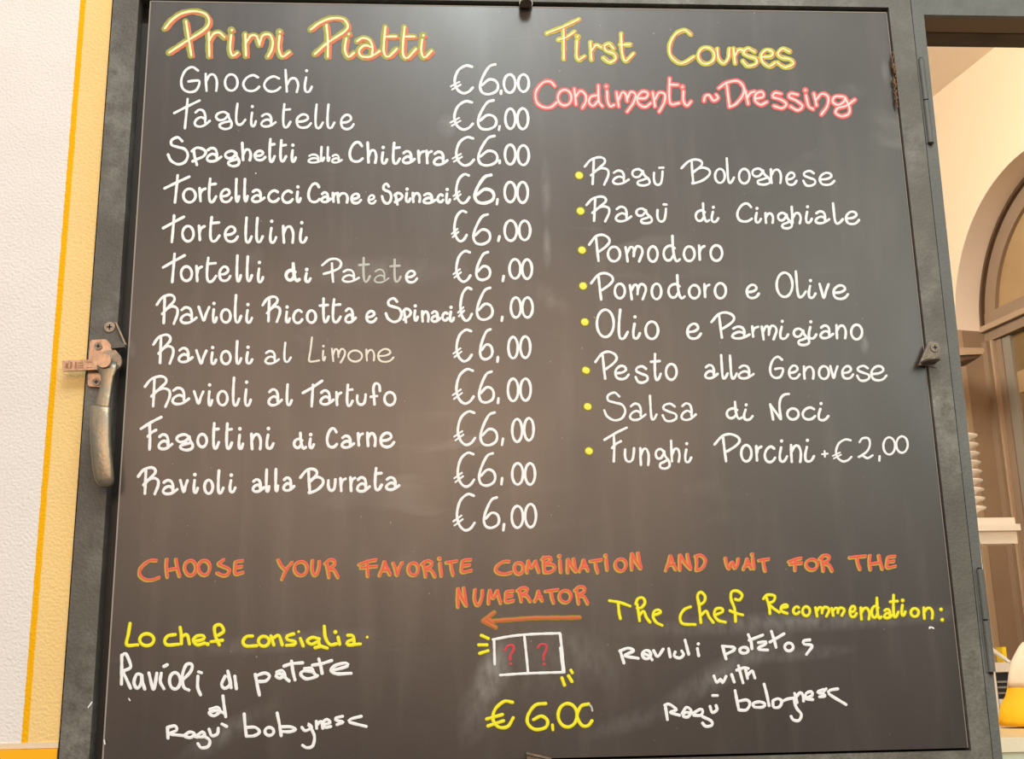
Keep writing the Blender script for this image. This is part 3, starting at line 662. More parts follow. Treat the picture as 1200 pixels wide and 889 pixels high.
free([[(125,115),(230,75),(350,18)],[(243,85),(245,190),(245,295)],[(205,160),(260,145),(320,105)],[(342,140)],[(338,168),(335,270),(350,300),(390,278)],
 [(432,178),(440,300)],[(438,240),(470,200),(510,212)],[(595,220),(565,190),(530,205),(545,238),(600,260),(608,298),(568,318),(522,288)],[(648,118),(655,250),(680,308),(735,258)],[(640,195),(712,195)]],
 (620,20), 6, 3, 'heading', 'outlined heading word First in yellow', [P_yglow, P_horange, P_hyel], LF)
free([[(238,98),(205,75),(155,95),(122,150),(122,210),(160,252),(200,258),(255,225)],ell(280,172,372,264),[(387,180),(395,235),(425,260),(450,230),(455,180)],[(478,178),(488,260)],[(485,222),(505,187),(532,188)],
 [(598,195),(560,178),(535,200),(560,220),(605,235),(605,265),(560,275),(530,248)],[(640,225),(690,222),(698,196),(662,186),(635,215),(642,252),(680,278),(712,258)],[(795,195),(755,180),(728,205),(750,228),(800,240),(815,265),(770,283),(725,257)]],
 (760,20), 4.8, 3, 'heading', 'outlined heading word Courses in yellow', [P_yglow, P_horange, P_hyel], LF)
LP = [(0, 6.2, .00015, 0, 0), (1, 2.2, .0005, 0, 0)]
free([[(180,485),(150,455),(100,460),(50,520),(50,590),(90,630),(150,635),(195,600)],ell(202,512,298,622),[(318,505),(330,615)],[(328,560),(360,520),(395,545),(400,590),(375,638)],
 [(480,550),(435,560),(420,598),(450,625),(485,590)],[(487,482),(490,590),(515,628)],[(543,488)],[(548,522),(552,590),(570,628),(598,618)],[(615,530),(630,628)],[(630,580),(655,530),(680,545),(690,590)],[(690,575),(715,527),(748,545),(735,600),(690,665)],
 [(765,572),(820,570),(835,535),(795,525),(762,565),(770,610),(815,633),(855,605)],[(870,530),(885,628)],[(885,578),(915,532),(955,545),(950,600),(915,665)],[(988,432),(985,560),(1000,613),(1055,605)],[(985,475),(1045,478)],[(1078,492)],[(1085,522),(1085,590),(1110,623),(1138,595)]],
 (620,20), 6, 3, 'heading', 'coral outlined word Condimenti', [P_pink, P_pinkw], LP)
free([[(312,472),(318,445),(342,440),(365,470),(392,455),(380,437)],[(395,400),(440,370),(500,360),(535,395),(530,440),(490,490),(455,505)],[(440,382),(455,505)],[(545,415),(560,488)],[(555,455),(572,428),(597,420)],
 [(600,460),(645,448),(640,422),(607,430),(598,468),(630,493),(665,478)],[(745,432),(710,427),(700,450),(745,465),(775,490),(750,513),(705,500)],[(838,437),(800,430),(790,450),(830,470),(865,500),(840,525),(797,503)],[(882,412)],[(885,440),(900,500),(925,518)],
 [(930,430),(945,498)],[(940,468),(975,432),(1010,450),(1005,500),(972,548)],[(1095,448),(1050,447),(1035,475),(1065,495),(1100,475),(1105,452)],[(1105,452),(1130,510),(1125,545),(1085,558),(1052,538),(1065,512),(1110,500),(1160,465)]],
 (760,20), 4.8, 3, 'heading', 'coral outlined word Dressing after a tilde', [P_pink, P_pinkw], LP)
# right column
G1 = (665,170); G2 = (830,170)
word('R 112 76 298 288;a 310 170 440 284;q 446 160 590 294;u 598 176 678 290;- 636 148 684 170', G1, 6, 3.2, 'sauce_name', 'white handwritten Ragu before Bolognese')
word('B 792 92 1010 280;o 1028 158 1116 276', G1, 6, 3.2, 'sauce_name', 'white handwritten Bo of Bolognese')
word('k 118 84 190 276;o 206 158 300 280;q 300 156 446 288;n 428 160 524 276;e 540 184 630 290;s 654 172 764 296;e 774 186 896 290', G2, 6, 3.2, 'sauce_name', 'white handwritten lognese of Bolognese')
word('R 124 352 304 546;a 330 424 458 546;q 474 436 606 560;u 622 438 702 548;- 666 410 706 426|D 892 400 1006 548;i 998 424 1070 550', G1, 6, 3.3, 'sauce_name', 'white handwritten Ragu before di Cinghiale|white handwritten di before Cinghiale')
word('C 194 400 316 548;i 318 432 380 554;n 390 468 468 556;q 480 466 600 596;h 576 424 662 560;i 672 420 738 556;a 744 456 860 560;k 864 400 956 562;e 958 458 1070 566', G2, 6, 3.4, 'sauce_name', 'white handwritten Cinghiale')
H1 = (665,265); H2 = (820,310)
word('P 142 50 306 254;o 274 134 380 258;m 398 130 538 258;o 556 132 644 260;D 666 58 800 258;o 808 132 904 256;r 912 126 974 246;o 996 124 1098 254', H1, 6, 3.5, 'sauce_name', 'white handwritten Pomodoro standing alone')
word('P 156 320 330 526;o 322 394 414 518;m 428 396 562 524;o 582 394 670 524;D 700 334 834 518;o 844 404 940 518;r 950 398 1008 508;o 1026 390 1124 518', H1, 6, 3.5, 'sauce_name', 'white handwritten Pomodoro before e Olive')
word('e 320 132 426 246|O 530 46 662 238;k 662 38 756 240;i 750 98 824 244;v 832 126 916 246;e 930 136 1052 252', H2, 6, 3.5, 'sauce_name', 'white handwritten e before Olive|white handwritten Olive')
I1 = (670,350); I2 = (850,380)
word('O 166 66 306 280;l 320 66 404 294;i 416 112 490 290;o 508 150 618 294|e 802 166 918 292', I1, 6, 3.6, 'sauce_name', 'white handwritten Olio|white handwritten e before Parmigiano')
word('P 72 326 252 524;a 218 426 360 530;r 356 424 422 516;m 426 418 550 536;i 548 384 632 532;q 650 440 782 576;i 750 388 830 530;a 838 418 948 528;n 948 416 1040 528;o 1054 412 1152 536', H2, 6, 3.5, 'sauce_name', 'white handwritten Parmigiano')
word('P 156 362 326 572;e 296 462 410 576;s 434 464 546 600;x 546 378 636 582;o 652 448 748 580|a 928 456 1036 570;k 1038 386 1106 572;k 1100 390 1170 572', I1, 6, 3.5, 'sauce_name', 'white handwritten Pesto|white handwritten all of alla before Genovese')
word('a 84 280 208 390|G 304 218 416 386;e 438 280 532 392;n 540 286 634 392;o 648 284 738 394;v 728 284 798 388;e 812 284 908 392;s 912 282 1024 406;e 1016 284 1142 404', I2, 6, 3.3, 'sauce_name', 'white last letter of alla before Genovese|white handwritten Genovese')
J1 = (675,450); J2 = (840,450)
word('S 186 50 356 264;a 370 128 498 262;k 508 72 576 260;s 594 128 718 270;a 732 126 852 262', J1, 6, 3.2, 'sauce_name', 'white handwritten Salsa')
word('D 50 96 156 212;i 144 110 218 218|N 304 46 430 216;o 404 134 488 216;c 494 128 584 216;i 580 102 662 220', J2, 5, 3.5, 'sauce_name', 'white handwritten di before Noci|white handwritten Noci')
word('F 190 296 366 554;u 334 440 418 556;n 440 440 524 578;q 550 446 670 604;h 658 388 740 556;i 752 404 820 558', J1, 6, 3.4, 'sauce_name', 'white handwritten Funghi')
word('P -22 284 142 460;o 134 348 212 462;r 220 354 270 456;c 272 356 350 466;i 354 320 420 462;n 424 348 504 464;i 502 316 578 462', J2, 5, 3.6, 'sauce_name', 'white handwritten Porcini')
word('+ 610 386 656 432 2.6;€ 676 314 796 460 3;2 820 308 920 444;, 944 414 962 456;0 968 304 1052 420;0 1044 298 1126 410', J2, 5, 3.0, 'price', 'thin white handwritten price plus 2,00')
for i, (x, y) in enumerate([(678.7,205.5),(680.3,247.2),(682,293),(683.3,335),(685.3,377.2),(686.7,433.8),(688.7,476.3),(690.2,528.3)]):
    ink = Ink(); ink.stroke([(x-.4,y),(x+.4,y+.1)], 10.4, .0001, 1); ink.stroke([(x-.6,y-.3),(x+.6,y+.2)], 7.6, .0006, 0)
    ink.build('bullet_dot', [P_bul, P_yold], 'yellow bullet dot' if i == 0 else None)
# the red sentence
LR = [(1, 4.4, .00015, -.8, .7), (0, 2.8, .0005, .3, -.3)]
def red(sp, og, sc, lab): word(sp, og, sc, 4.6, 'sentence_word', 'orange-red capitals '+lab, [P_red, P_yout], LR)
K1 = (150,640); K2 = (400,640); K3 = (570,640); K4 = (820,640); q = 4.615
red('1C 50 62 180 190;1H 194 58 292 174;1O 298 64 380 166;1O 372 64 456 164;1S 474 58 564 166;1E 566 64 636 162', K1, q, 'CHOOSE')
red('1Y 804 60 900 186;1O 892 70 982 166;1U 986 64 1050 166;1R 1058 60 1148 176', K1, q, 'YOUR')
red('1F 82 56 188 158;1A 184 66 256 154;1V 252 70 318 154;1O 328 72 398 154;1R 396 62 482 160;1i 480 48 526 156;1T 520 62 590 152;1E 592 54 666 140', K2, 4.2857, 'FAVORITE')
red('1C 40 68 146 158;1O 142 76 212 158;1M 212 66 296 150;1B 292 46 382 150;1i 382 38 426 148;1N 430 56 500 150;1A 496 62 562 144;1T 554 60 634 150;1i 632 36 676 136;1O 688 56 768 142;1N 776 24 850 134', K3, q, 'COMBINATION')
red('1A 962 38 1036 138;1N 1036 32 1120 136;1D 1122 36 1196 138', K3, q, 'AND')
red('1W 130 52 224 130;1A 228 56 290 132;1i 270 30 318 128;1T 312 56 384 142', K4, q, 'WAIT')
red('1F 474 52 562 138;1O 566 58 650 136;1R 640 36 728 142', K4, q, 'FOR')
red('1T 802 40 908 132;1H 904 38 1000 134;1E 1000 40 1072 126', K4, q, 'THE')
red('1N 576 198 642 312;1U 660 206 722 304', K2, 4.2857, 'NU of NUMERATOR')
red('1M 4 226 90 318;1E 92 228 160 312;1R 160 212 250 306;1A 254 230 314 306;1T 312 222 398 314;1O 386 226 470 312;1R 470 206 560 318', K3, q, 'MERATOR of NUMERATOR')
# drawings in the middle
S1 = (520,690); q2 = 4.94
free([[1.0,(290,184),(400,176),(520,168),(700,166),(785,164)],[1.0,(292,135),(262,158),(228,184)],[1.0,(228,184),(262,202),(300,222)],[1.2,(262,178),(285,196),(270,186)]], S1, q2, 3.6, 'drawn_arrow', 'orange arrow pointing left', [P_arrow, P_yold], [(1, 6.0, .00012, 0, 0), (0, 4.2, .0005, 0, 0)])
free([[(285,292),(380,274),(470,264),(560,259),(672,256)],[(291,292),(295,435)],[(466,266),(478,380),(488,482)],[1.05,(674,260),(686,370),(697,480)],[(327,498),(480,488),(698,481)],[(675,340),(690,478)]], S1, q2, 3.0, 'drawn_display_box', 'white two-cell counter box drawing', P_white)
free([[(354,355),(368,332),(398,325),(405,350),(385,385),(385,410)],[(388,433)]], S1, q2, 2.8, 'question_mark', 'red question mark in left cell', P_q)
free([[(545,338),(562,320),(594,325),(592,355),(578,385),(578,410)],[(580,435)]], S1, q2, 2.8, 'question_mark', 'red question mark in right cell', P_q)
LY = [(1, 4.8, .00012, 0, 0), (0, 3.6, .0005, 0, 0)]
for st in ([(218,268),(258,286)],[(203,323),(250,323)],[(208,372),(256,357)],[(684,514),(699,556)],[(722,502),(742,535)],[(736,470),(744,484)]):
    free([st], S1, q2, 3.4, 'tick_stroke', None, [P_yel, P_yold], LY)
free([[(398,655),(350,650),(298,695),(285,755),(318,798),(370,795),(402,745)],[(248,752),(340,726)],[(256,792),(346,762)],[(590,662),(530,672),(488,730),(488,780),(530,812),(590,800),(600,760),(565,735),(520,755)],
 [.8,(629,785),(632,815)],ell(662,662,772,798),[(838,665),(795,678),(772,735),(800,788),(835,790),(858,762)]], S1, q2, 3.9, 'price', 'large yellow price 6,00 at the bottom middle', [P_yel, P_yold], LY)
free([[(838,665),(855,682),(860,704)]], S1, q2, 2.4, 'price', 'half-wiped stroke of last yellow zero', P_faded)
# bottom left
U1 = (130,720); U2 = (270,720); U3 = (180,800)
LY2 = [(1, 4.9, .00012, 0, 0), (0, 3.7, .0005, 0, 0)]
free([[(135,62),(122,140),(112,212),(188,212)],ell(202,134,302,218),[(452,140),(400,150),(378,185),(398,213),(475,208)],[(487,90),(495,150),(495,205)],[(495,155),(535,142),(552,205)],
 [(585,190),(650,172),(650,148),(605,150),(580,180),(605,213),(660,200)],[(680,207)],[(755,145),(793,115),(770,72),(730,85),(735,150),(762,213)],[(705,190),(785,180)]], U1, 6, 3.7, 'heading', 'yellow handwritten Lo chef at lower left', [P_yel, P_yold], LY2)
free([[(155,150),(112,155),(88,190),(110,220),(185,218)],ell(197,152,272,222),[(285,150),(305,213)],[(300,165),(340,147),(365,213)],[(445,135),(400,150),(400,175),(455,190),(448,210),(395,216)],
 [(492,168),(512,220)],[.7,(480,120)],[(625,170),(575,160),(540,185),(570,208),(612,190)],[(620,172),(628,215),(680,235)],[(595,232),(640,222)],[(660,82),(668,160),(700,210),(745,205)],[(757,158),(768,208)],[(738,122)],
 [(825,145),(862,150),(870,205)],[(868,172),(825,190),(828,213),(905,206)],[.7,(915,206)],[.7,(962,158)]], U2, 6, 3.7, 'heading', 'yellow handwritten consiglia at lower left', [P_yel, P_yold], LY2)
free([[(76,285),(76,400),(74,488)],[(80,287),(105,274),(138,350),(130,378),(88,400),(108,450),(138,516)],[(207,420),(180,420),(162,478),(185,518),(213,480),(217,418),(222,470),(238,523)],[(267,410),(300,525),(323,412)],[(354,412),(347,470),(373,520)],[(372,364),(396,352)],
 ell(412,407,488,523),[(495,470),(560,400),(570,352),(530,352),(502,430),(512,508),(548,530)],[(612,432),(610,510),(630,563)],[(617,402),(636,408)]], U1, 6, 3.8, 'suggestion_word', 'white handwritten Ravioli at lower left', P_white)
free([[(803,432),(778,490),(800,518),(838,490),(825,435)],[(822,397),(840,470),(845,513)],[(871,432),(882,520)]], U1, 6, 3.8, 'suggestion_word', 'white handwritten di at lower left', P_white)
free([[(175,420),(190,500),(204,565)],[(180,430),(240,410),(275,430),(250,465),(192,470)],[(326,404),(362,392),(380,412),(386,442),(413,466)],[(378,424),(335,416),(320,434),(348,446),(384,428)],[(430,327),(440,400),(454,458)],[(376,362),(430,345),(508,338)],
 [(522,378),(572,378),(582,402),(606,434)],[(576,400),(515,396),(494,420),(530,450),(584,442),(612,428)],[(622,312),(635,360),(645,413)],[(577,355),(640,345),(712,322)],[(720,392),(820,362),(812,340),(742,355),(706,390),(745,415),(848,412)]], U2, 6, 3.8, 'suggestion_word', 'white handwritten patate at lower left', P_white)
free([[(305,142),(345,132),(358,155),(325,178),(300,160),(345,150),(385,165)],[(375,70),(382,130),(390,182)]], U3, q, 3.7, 'suggestion_word', 'white handwritten al at lower left', P_white)
free([[(75,240),(78,298)],[(75,240),(115,232),(125,255),(90,275),(165,285)],[(165,285),(195,265),(222,275),(200,295),(172,290)],[(225,290),(265,265),(275,288),(235,293)],[(270,285),(303,310),(295,343),(258,350),(240,328)],[(300,250),(315,285),(345,275),(350,245)],[(370,222),(395,235)]], U3, q, 3.7, 'suggestion_word', 'white handwritten Ragu at lower left', P_white)
free([[(490,167),(495,230),(502,288)],[(502,240),(550,240),(573,265),(545,285),(502,288)],ell(602,240,650,284),[(668,162),(680,220),(690,285)],[(690,237),(740,237),(768,250),(740,263),(695,263)],[(802,240),(820,258),(855,240),(835,222),(850,240)],[(850,240),(870,290),(860,340),(828,350),(806,337)],
 [(880,207),(882,245)],[(882,228),(905,208),(915,245)],[(920,225),(955,215),(937,197),(915,215),(928,240),(958,235)],[(1022,180),(985,190),(992,203),(1025,212),(992,225)],[(1123,180),(1067,195),(1062,212),(1150,235)]], U3, q, 3.6, 'suggestion_word', 'white handwritten bolognese at lower left', P_white)
# bottom right
V1 = (700,690); V2 = (860,690); V3 = (710,730); V4 = (760,775)
LY3 = [(1, 4.6, .00012, 0, 0), (0, 3.1, .0005, 0, 0)]
free([[(85,82),(160,95),(230,120)],[(147,100),(152,160),(162,208)],[(270,105),(285,68),(320,62),(335,95),(310,130),(280,135)],[(280,108),(290,170),(297,223)],[(297,185),(325,155),(345,200),(370,233)],[(395,185),(445,165),(432,147),(402,155),(392,195),(415,235),(455,255)],
 [(655,125),(610,145),(582,195),(600,243),(688,250)],[(712,108),(705,45),(728,22),(757,50),(752,88),(722,110)],[(712,80),(720,160),(728,236)],[(728,185),(765,155),(785,195),(815,235)],[(835,180),(880,160),(875,137),(835,140),(822,180),(850,220),(900,233)],[(970,72),(1000,77),(1018,42),(985,14),(945,20),(940,70),(965,140),(972,228)],[(932,152),(975,170),(1022,182)]],
 V1, 6, 3.1, 'heading', 'yellow handwritten The chef', [P_yel, P_yold], LY3)
ink_ = [[(175,45),(190,90),(195,133)],[(160,52),(180,32),(220,37),(215,65),(188,80),(215,105),(245,126)],[(257,102),(290,96),(282,84),(260,92),(256,118),(288,132)]]
free(ink_, V2, q, 3.1, 'heading', 'yellow handwritten Re of Recommendation', [P_yel, P_yold], LY3)
word('c 312 86 362 144;o 362 86 420 154;m 432 88 524 156;m 520 92 606 152;e 618 84 672 160;n 676 92 744 172;D 736 40 806 168;a 804 100 866 166;x 836 24 898 162;i 896 50 936 152;o 948 96 1008 158;n 1016 92 1086 168;: 1108 98 1142 178', V2, q, 3.9, 'heading', 'yellow handwritten commendation of Recommendation', [P_yel, P_yold], LY3)
free([[(78,152),(98,215)],[(75,150),(120,135),(150,150),(102,175),(175,190)],ell(197,147,243,193),[(205,165),(235,178),(250,198)],[(258,148),(280,180),(310,140)],[(340,138),(348,182)],[(375,155),(370,178),(400,188),(420,170),(410,150)],[(428,92),(442,145),(448,168)],[(495,137),(502,176)],[.9,(500,112)]], V3, q, 3.5, 'suggestion_word', 'white handwritten Ravioli at lower right', P_white)
free([[(632,127),(640,160),(650,193)],[(630,124),(690,130),(693,145),(645,170)],ell(724,130,770,163),[(770,62),(785,100),(790,138)],[(775,92),(815,77),(848,64)],[(825,105),(865,100),(860,115),(830,130),(828,142),(875,145)],[(895,44),(910,90),(920,130)],[(887,102),(925,80),(963,57)],ell(967,107,1013,150),[(1103,90),(1070,95),(1072,113),(1115,122),(1085,168)]], V3, q, 3.5, 'suggestion_word', 'white handwritten potetos at lower right', P_white)
free([[(584,285),(600,320),(620,302),(632,322),(650,287)],[(680,277),(694,318)],[(717,230),(730,280),(742,322)],[(707,254),(750,240),(770,245)],[(755,247),(766,298)],[(765,282),(790,257),(798,272),(806,296)]], V3, q, 3.4, 'suggestion_word', 'white handwritten with', P_white)
free([[(90,235),(102,313)],[(88,235),(112,230),(150,260),(117,275),(168,290)],[(182,280),(205,247),(230,265),(215,298),(187,295),(200,275),(240,280)],[(240,280),(280,257),(293,267),(283,290),(245,290)],[(293,298),(338,320),(343,343),(310,350),(292,332)],[(332,242),(345,275),(370,260),(365,237)],[(347,183),(372,183)]], V4, q, 3.5, 'suggestion_word', 'white handwritten Ragu at lower right', P_white)
free([[(468,157),(478,210),(488,260)],[(482,215),(530,207),(548,227),(530,260),(492,262)],[(600,217),(567,225),(572,245),(620,245),(628,228),(600,217)],[(625,122),(640,180),(652,238)],[(672,212),(677,246),(708,244),(720,214),(700,200),(674,210)],[(722,215),(752,202),(785,197)],[(785,200),(800,250),(826,285),(813,318),(782,314),(771,296)],[(790,172),(803,222)],[(797,192),(820,167),(835,182),(838,213)],
 [(852,197),(885,182),(880,162),(852,172),(852,200),(888,205)],[(945,150),(915,165),(945,175),(955,187),(925,190)],[(960,147),(948,160)],[(1023,147),(982,155),(977,175),(1068,232)]], V4, q, 3.5, 'suggestion_word', 'white handwritten bolognese at lower right', P_white)
# stray dabs
for u, v in ((1091,735.5),(1094,735)): pass
free([[(1058,212),(1066,206),(1080,212)],[.6,(1058,205)]], V2, q, 1.8, 'chalk_dab', 'stray white dab', P_white)
free([[.6,(408,698),(412,705)]], (0,560), 2.704, 2.2, 'chalk_dab', 'stray white dab', P_white)
free([[.7,(388,172)]], B1, 3.24, 2, 'chalk_dab', None, P_grey)

# ---------------------------------------------------------------- the kitchen behind
ANG = math.radians(-11.41)
KD = Vector((math.sin(ANG), math.cos(ANG), 0)); KN = Vector((KD.y, -KD.x, 0))
P0 = at(1120, 385, 1.6); P0.z = 0
def K(s, z, off): return P0-KD*s+KN*off+Vector((0, 0, z))
ZS, RA, CZ = 2.404, .392, 3.13
S_END = 1.48; WT = .30; SB = .98
wl = bmesh.new()
def kbox(s0, s1, z0, z1, o0, o1, bm=None):
    bm = bm or bmesh.new()
    v = [bm.verts.new(K(s, z, o)) for s in (s0, s1) for o in (o0, o1) for z in (z0, z1)]
    for f in ((0,1,3,2),(4,6,7,5),(0,4,5,1),(2,3,7,6),(0,2,6,4),(1,5,7,3)): bm.faces.new([v[i] for i in f])
    return bm
kbox(-1.2, 0, 0, CZ, 0, WT, wl); kbox(2*RA, S_END, 0, CZ, 0, WT, wl); kbox(0, 2*RA, 0, SB, 0, WT, wl)
NA = 48
for i in range(NA):
    a0, a1 = math.pi-math.pi*i/NA, math.pi-math.pi*(i+1)/NA
    s0, z0, s1, z1 = RA+RA*math.cos(a0), ZS+RA*math.sin(a0), RA+RA*math.cos(a1), ZS+RA*math.sin(a1)
    extr([K(s0, z0, 0), K(s1, z1, 0), K(s1, CZ, 0), K(s0, CZ, 0)], KN*WT, wl)
struct(obj('wall_right', wl, M_cream))
# painted soffit of the arch (thin lining) and the brown piers
def ring(r0, r1, o0, o1, n=48, bm=None, t0=0, t1=math.pi):
    bm = bm or bmesh.new()
    for i in range(n):
        a0, a1 = t1-(t1-t0)*i/n, t1-(t1-t0)*(i+1)/n
        extr([K(RA+r0*math.cos(a0), ZS+r0*math.sin(a0), o0), K(RA+r0*math.cos(a1), ZS+r0*math.sin(a1), o0), K(RA+r1*math.cos(a1), ZS+r1*math.sin(a1), o0), K(RA+r1*math.cos(a0), ZS+r1*math.sin(a0), o0)], KN*(o1-o0), bm)
    return bm
struct(obj('trim_3', ring(RA-.003, RA, .0005, .12), M_arch))
pr = kbox(0, .006, SB, ZS, .0, .098)
o = struct(obj('trim_4', pr, M_brown, bevel=.001))
struct(obj('trim_5', kbox(0, .008, SB, ZS, -.004, .014), M_brown2, bevel=.001))
w2 = struct(bpy.data.objects.new('window_2', None)); COL.objects.link(w2)
OW = .0912
obj('arched_frame', ring(RA-.012, RA-.003, OW-.012, OW+.03), M_brownd, w2)
obj('arched_frame', ring(RA-.058, RA-.012, OW, OW+.03), M_brown, w2)
obj('fanlight_pane', ring(0.001, RA-.058, OW+.012, OW+.018, 32), M_fan, w2)
obj('transom', kbox(.006, 2*RA, ZS-.004, ZS+.012, OW-.016, OW+.03), M_brown2, w2, bevel=.002)
obj('transom', kbox(.006, 2*RA, ZS+.012, ZS+.05, OW-.002, OW+.03), M_brown, w2, bevel=.002)
obj('transom', kbox(.006, 2*RA, ZS-.034, ZS-.006, OW-.004, OW+.03), M_brown, w2, bevel=.002)
for s0, s1, o0, mt in ((.006,.026,OW-.016,M_brown),(.028,.038,OW-.006,M_brown2),(.040,.064,OW+.004,M_brown)):
    obj('frame_post', kbox(s0, s1, SB, ZS-.034, o0, OW+.03), mt, w2, bevel=.0015)
obj('sash_bar', kbox(.066, .10, SB, ZS-.036, OW+.006, OW+.028), M_alum, w2, bevel=.002)
obj('sash_bar', kbox(.66, .74, SB, ZS-.036, OW+.006, OW+.028), M_brown, w2, bevel=.002)
obj('pane', kbox(.10, .66, SB, ZS-.036, OW+.016, OW+.021), M_glass, w2)
obj('glazing_bar', kbox(.101, .659, 2.02, 2.028, OW+.012, OW+.02), M_alum, w2)
obj('glazing_bar', kbox(.101, .659, 2.20, 2.26, OW+.0135, OW+.02), M_fan, w2)
struct(obj('ceiling', box(-1.6, 3.2, .25, 3.4, CZ, CZ+.1), M_ceil))
struct(obj('wall_back', box(-1.6, 3.2, 2.75, 2.9, 0, CZ), M_cream))
# steel angle shelf on the pier
sh = thing('wall_bracket_shelf', 'small brown metal shelf bracket jutting out at the brown pier', 'shelf', at(1130, 420, 1.45))
adopt(obj('shelf_plate', pxprism([(1105,406.5),(1152,407.5),(1154,410),(1152,414.5),(1105,417)], 1.40, 1.52), M_brown2, bevel=.001), sh)
adopt(obj('bracket', pxprism([(1105,418),(1148,415.5),(1149,417.5),(1123,424),(1105,426)], 1.405, 1.50), M_brownd, bevel=.001), sh)
# shelving rack
YR = .92
rb = at(1154, 700, YR)
rack = thing('shelving_rack', 'white shelving rack seen right of the menu frame', 'rack', (rb.x-.15, YR+.1, 0))
a_, b_ = at(1148.5, 640, YR-.034), at(1163, 760, YR-.034); ux = (a_.x+b_.x)/2
adopt(obj('upright', box(ux-.004, ux+.0005, YR-.034, YR-.016, 0, at(1141, 637, YR).z), M_white, bevel=.0008), rack)
adopt(obj('upright', box(ux+.0008, ux+.0045, YR-.028, YR-.018, 0, at(1141, 637, YR).z), M_brownd, bevel=.0008), rack)  # dark brown strip draws in the shadow beside the white upright
adopt(obj('upright', box(ux-.36, ux-.34, YR, YR+.03, 0, at(1141, 605, YR).z), M_white, bevel=.0008), rack)
def pbox(u0, u1, v0, v1, Y0, Y1, bm=None, x0=None):
    a, b = at(u0, v0, Y0), at(u1, v1, Y0)
    return box(a.x if x0 is None else x0, b.x, Y0, Y1, b.z, a.z, bm)
xl = ux-.36
adopt(obj('shelf', pbox(1146, 1196.5, 614, 621, YR-.014, YR+.11, None, xl), M_white, bevel=.0025), rack)
adopt(obj('shelf_top', pbox(1145, 1190, 606.5, 614, YR-.006, YR+.105, None, xl), M_white, bevel=.0025), rack)
adopt(obj('shelf_rail', pbox(1146, 1193, 621.5, 636.5, YR-.004, YR+.03, None, xl), M_white, bevel=.002), rack)
adopt(obj('lower_shelf', pbox(1164, 1187, 776, 786.5, YR-.01, YR+.2, None, xl), M_white, bevel=.001), rack)
adopt(obj('brace', pxprism([(1161,757.5),(1163,758),(1187,776),(1182,776),(1162.5,762)], YR-.012, YR-.004), M_whitep), rack)
# dishes
zb = at(1145, 605.5, YR+.06).z
prev = None
ys = [598.5, 588, 577.5, 565.5, 554.5, 544.5, 534, 524, 514.5]
zz = [at(1145, y, YR+.06).z for y in ys]
cx = at(1149.5, 560, YR+.06).x-.042
base = None
order = ['lowest', 'second from bottom', 'third from bottom', 'fourth from bottom', 'middle', 'fourth from top', 'third from top', 'second from top', 'topmost']
step = (zz[-1]-zz[0])/8
sc_b = step
bm = lathe([(.020, 0), (.022, step*.3), (.030, step*.55), (.040, step*.72), (.0425, step*.86), (.0415, step*.93), (.030, step*.93), (.021, step*.9), (.02, step*.86)], (0,0,0), 36)
dish0 = obj('dish', bm, M_whitep, smooth=True)
for i in range(9):
    d = dish0 if i == 0 else dish0.copy()
    if i: COL.objects.link(d)
    d.location = (cx, YR+.06, zb+.001+i*step)
    tag(d, 'small white round dish, %s in the stack on the white shelf' % order[i], 'dish', 'white dishes stacked on the shelf')
# yellow carton on lower shelf
yc = pbox(1174, 1181, 757.5, 776, YR+.05, YR+.08); 
o = obj('carton', yc, M_ycarton, bevel=.001); tag(o, 'small yellow carton on the lower white shelf', 'carton')
o.location.z += at(1176, 776, YR-.01).z - at(1176, 776, YR+.05).z
# black appliance below the shelf
ap = thing('black_appliance', 'black appliance with two shiny lines below the white shelf', 'appliance', (at(1172, 800, YR).x-.1, YR+.1, .9))
topz = at(1175, 787.5, YR).z-.0005
a = at(1185.5, 818, YR); c0 = at(1175, 797, YR).z
adopt(obj('body', box(xl+.03, a.x, YR+.004, YR+.17, .95, topz), M_black, bevel=.002), ap)
for v0, v1 in ((797.5, 799.5), (804, 806), (811, 812.5)):
    adopt(obj('trim_line', pbox(1164, 1185.5, v0, v1, YR, YR+.01, None, xl+.03), M_chrome, bevel=.0004), ap)
for v0, v1 in ((788.5, 796.5), (813, 818)):
    adopt(obj('front_panel', pbox(1164, 1185, v0, v1, YR+.001, YR+.01, None, xl+.03), M_black, bevel=.0004), ap)
adopt(obj('drawer_front', pbox(1164, 1186, 819, 850, YR-.004, YR+.01, None, xl+.03), M_white, bevel=.001), ap)
adopt(obj('stand', box(xl+.04, a.x-.01, YR+.01, YR+.16, 0, .95), M_black), ap)
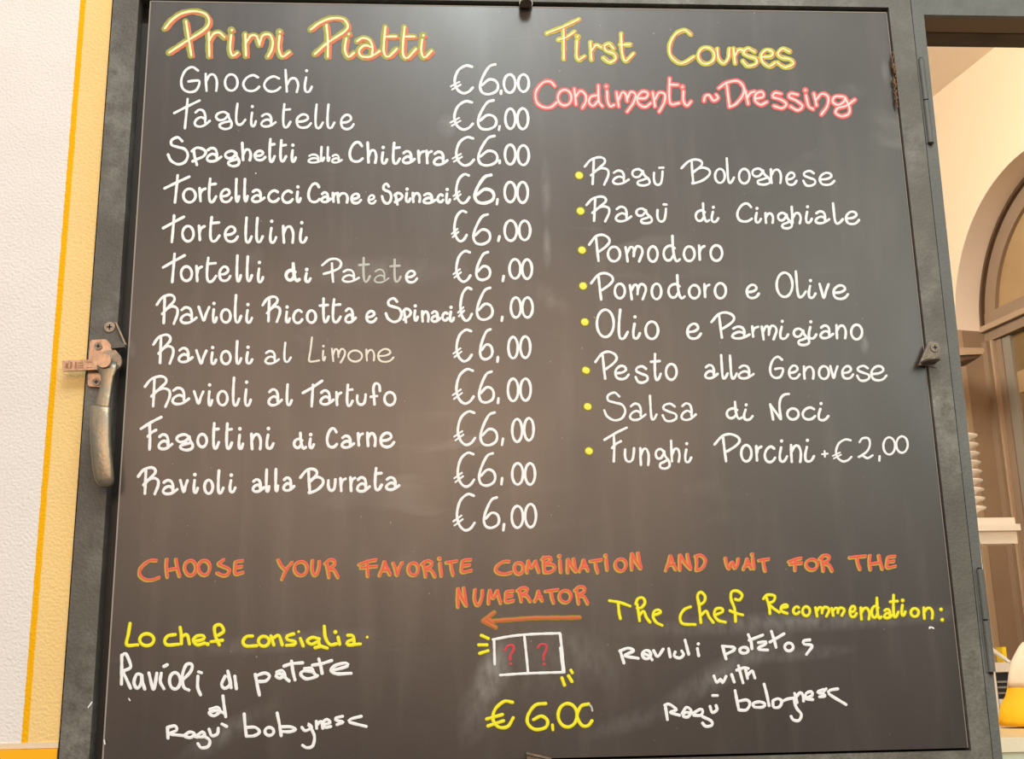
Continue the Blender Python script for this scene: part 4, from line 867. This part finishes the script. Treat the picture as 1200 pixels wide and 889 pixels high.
# counter with glass front
ctz = at(1195, 850, .684).z
ct = thing('glass_counter', 'cream serving counter with pale green glass front at lower right', 'counter', (1.6, .5, 0))
cx0, cx1 = 1.16, 1.98
cy0, cy1 = .30, .68
adopt(obj('counter_top', box(cx0, cx1, cy0, cy1, ctz-.022, ctz), M_tan, bevel=.002), ct)
adopt(obj('rear_edge', box(cx0, cx1, cy1+.0005, cy1+.008, ctz-.022, ctz+.0015), M_whitep, bevel=.001), ct)
adopt(obj('fascia', box(cx0, cx1, cy0-.006, cy0, ctz-.022, ctz-.001), M_cream2, bevel=.001), ct)
adopt(obj('glass_front', box(cx0, cx1, cy0-.002, cy0+.006, .95, ctz-.022), M_cgreen), ct)
adopt(obj('cabinet', box(cx0, cx1, cy0+.02, cy1, 0, ctz-.023), M_cream2), ct)
# cloth sack
sc_c = at(1217, 850, .60)
sk = thing('cloth_sack', 'slumped sack, cream above and yellow below, on the counter', 'sack', (sc_c.x, .60, ctz))
prof = [(850,42),(844,43),(835,41.5),(825,38),(815,32),(806,29.5),(798,29),(790,27.5),(781,25),(772,21),(764,16),(757,11),(752,6)]
pxm = (at(1220, 800, .6).x-at(1200, 800, .6).x)/20
def sack(rows, name, mt):
    bm = bmesh.new(); rings = []; n = 32
    for (v, hw) in rows:
        z = max(at(1200, v, .60).z, ctz+.0006+(850-v)*.0004)
        ring_ = []
        for i in range(n):
            t = 2*math.pi*i/n; k = 1+.035*math.sin(5*t+v*.06)+.02*math.sin(9*t-v*.1)
            ring_.append(bm.verts.new((sc_c.x+hw*pxm*k*math.cos(t), .60+hw*pxm*.62*k*math.sin(t), z)))
        rings.append(ring_)
    for a, b in zip(rings, rings[1:]):
        for i in range(n): bm.faces.new((a[i], a[(i+1) % n], b[(i+1) % n], b[i]))
    bm.faces.new(rings[0]); bm.faces.new(rings[-1])
    return adopt(obj(name, bm, mt, smooth=True), sk)
sack(prof[:6]+[(804,28.8)], 'sack_base', M_ycloth)
sack([(804.5,29.6)]+prof[6:], 'sack_top', M_ccloth)
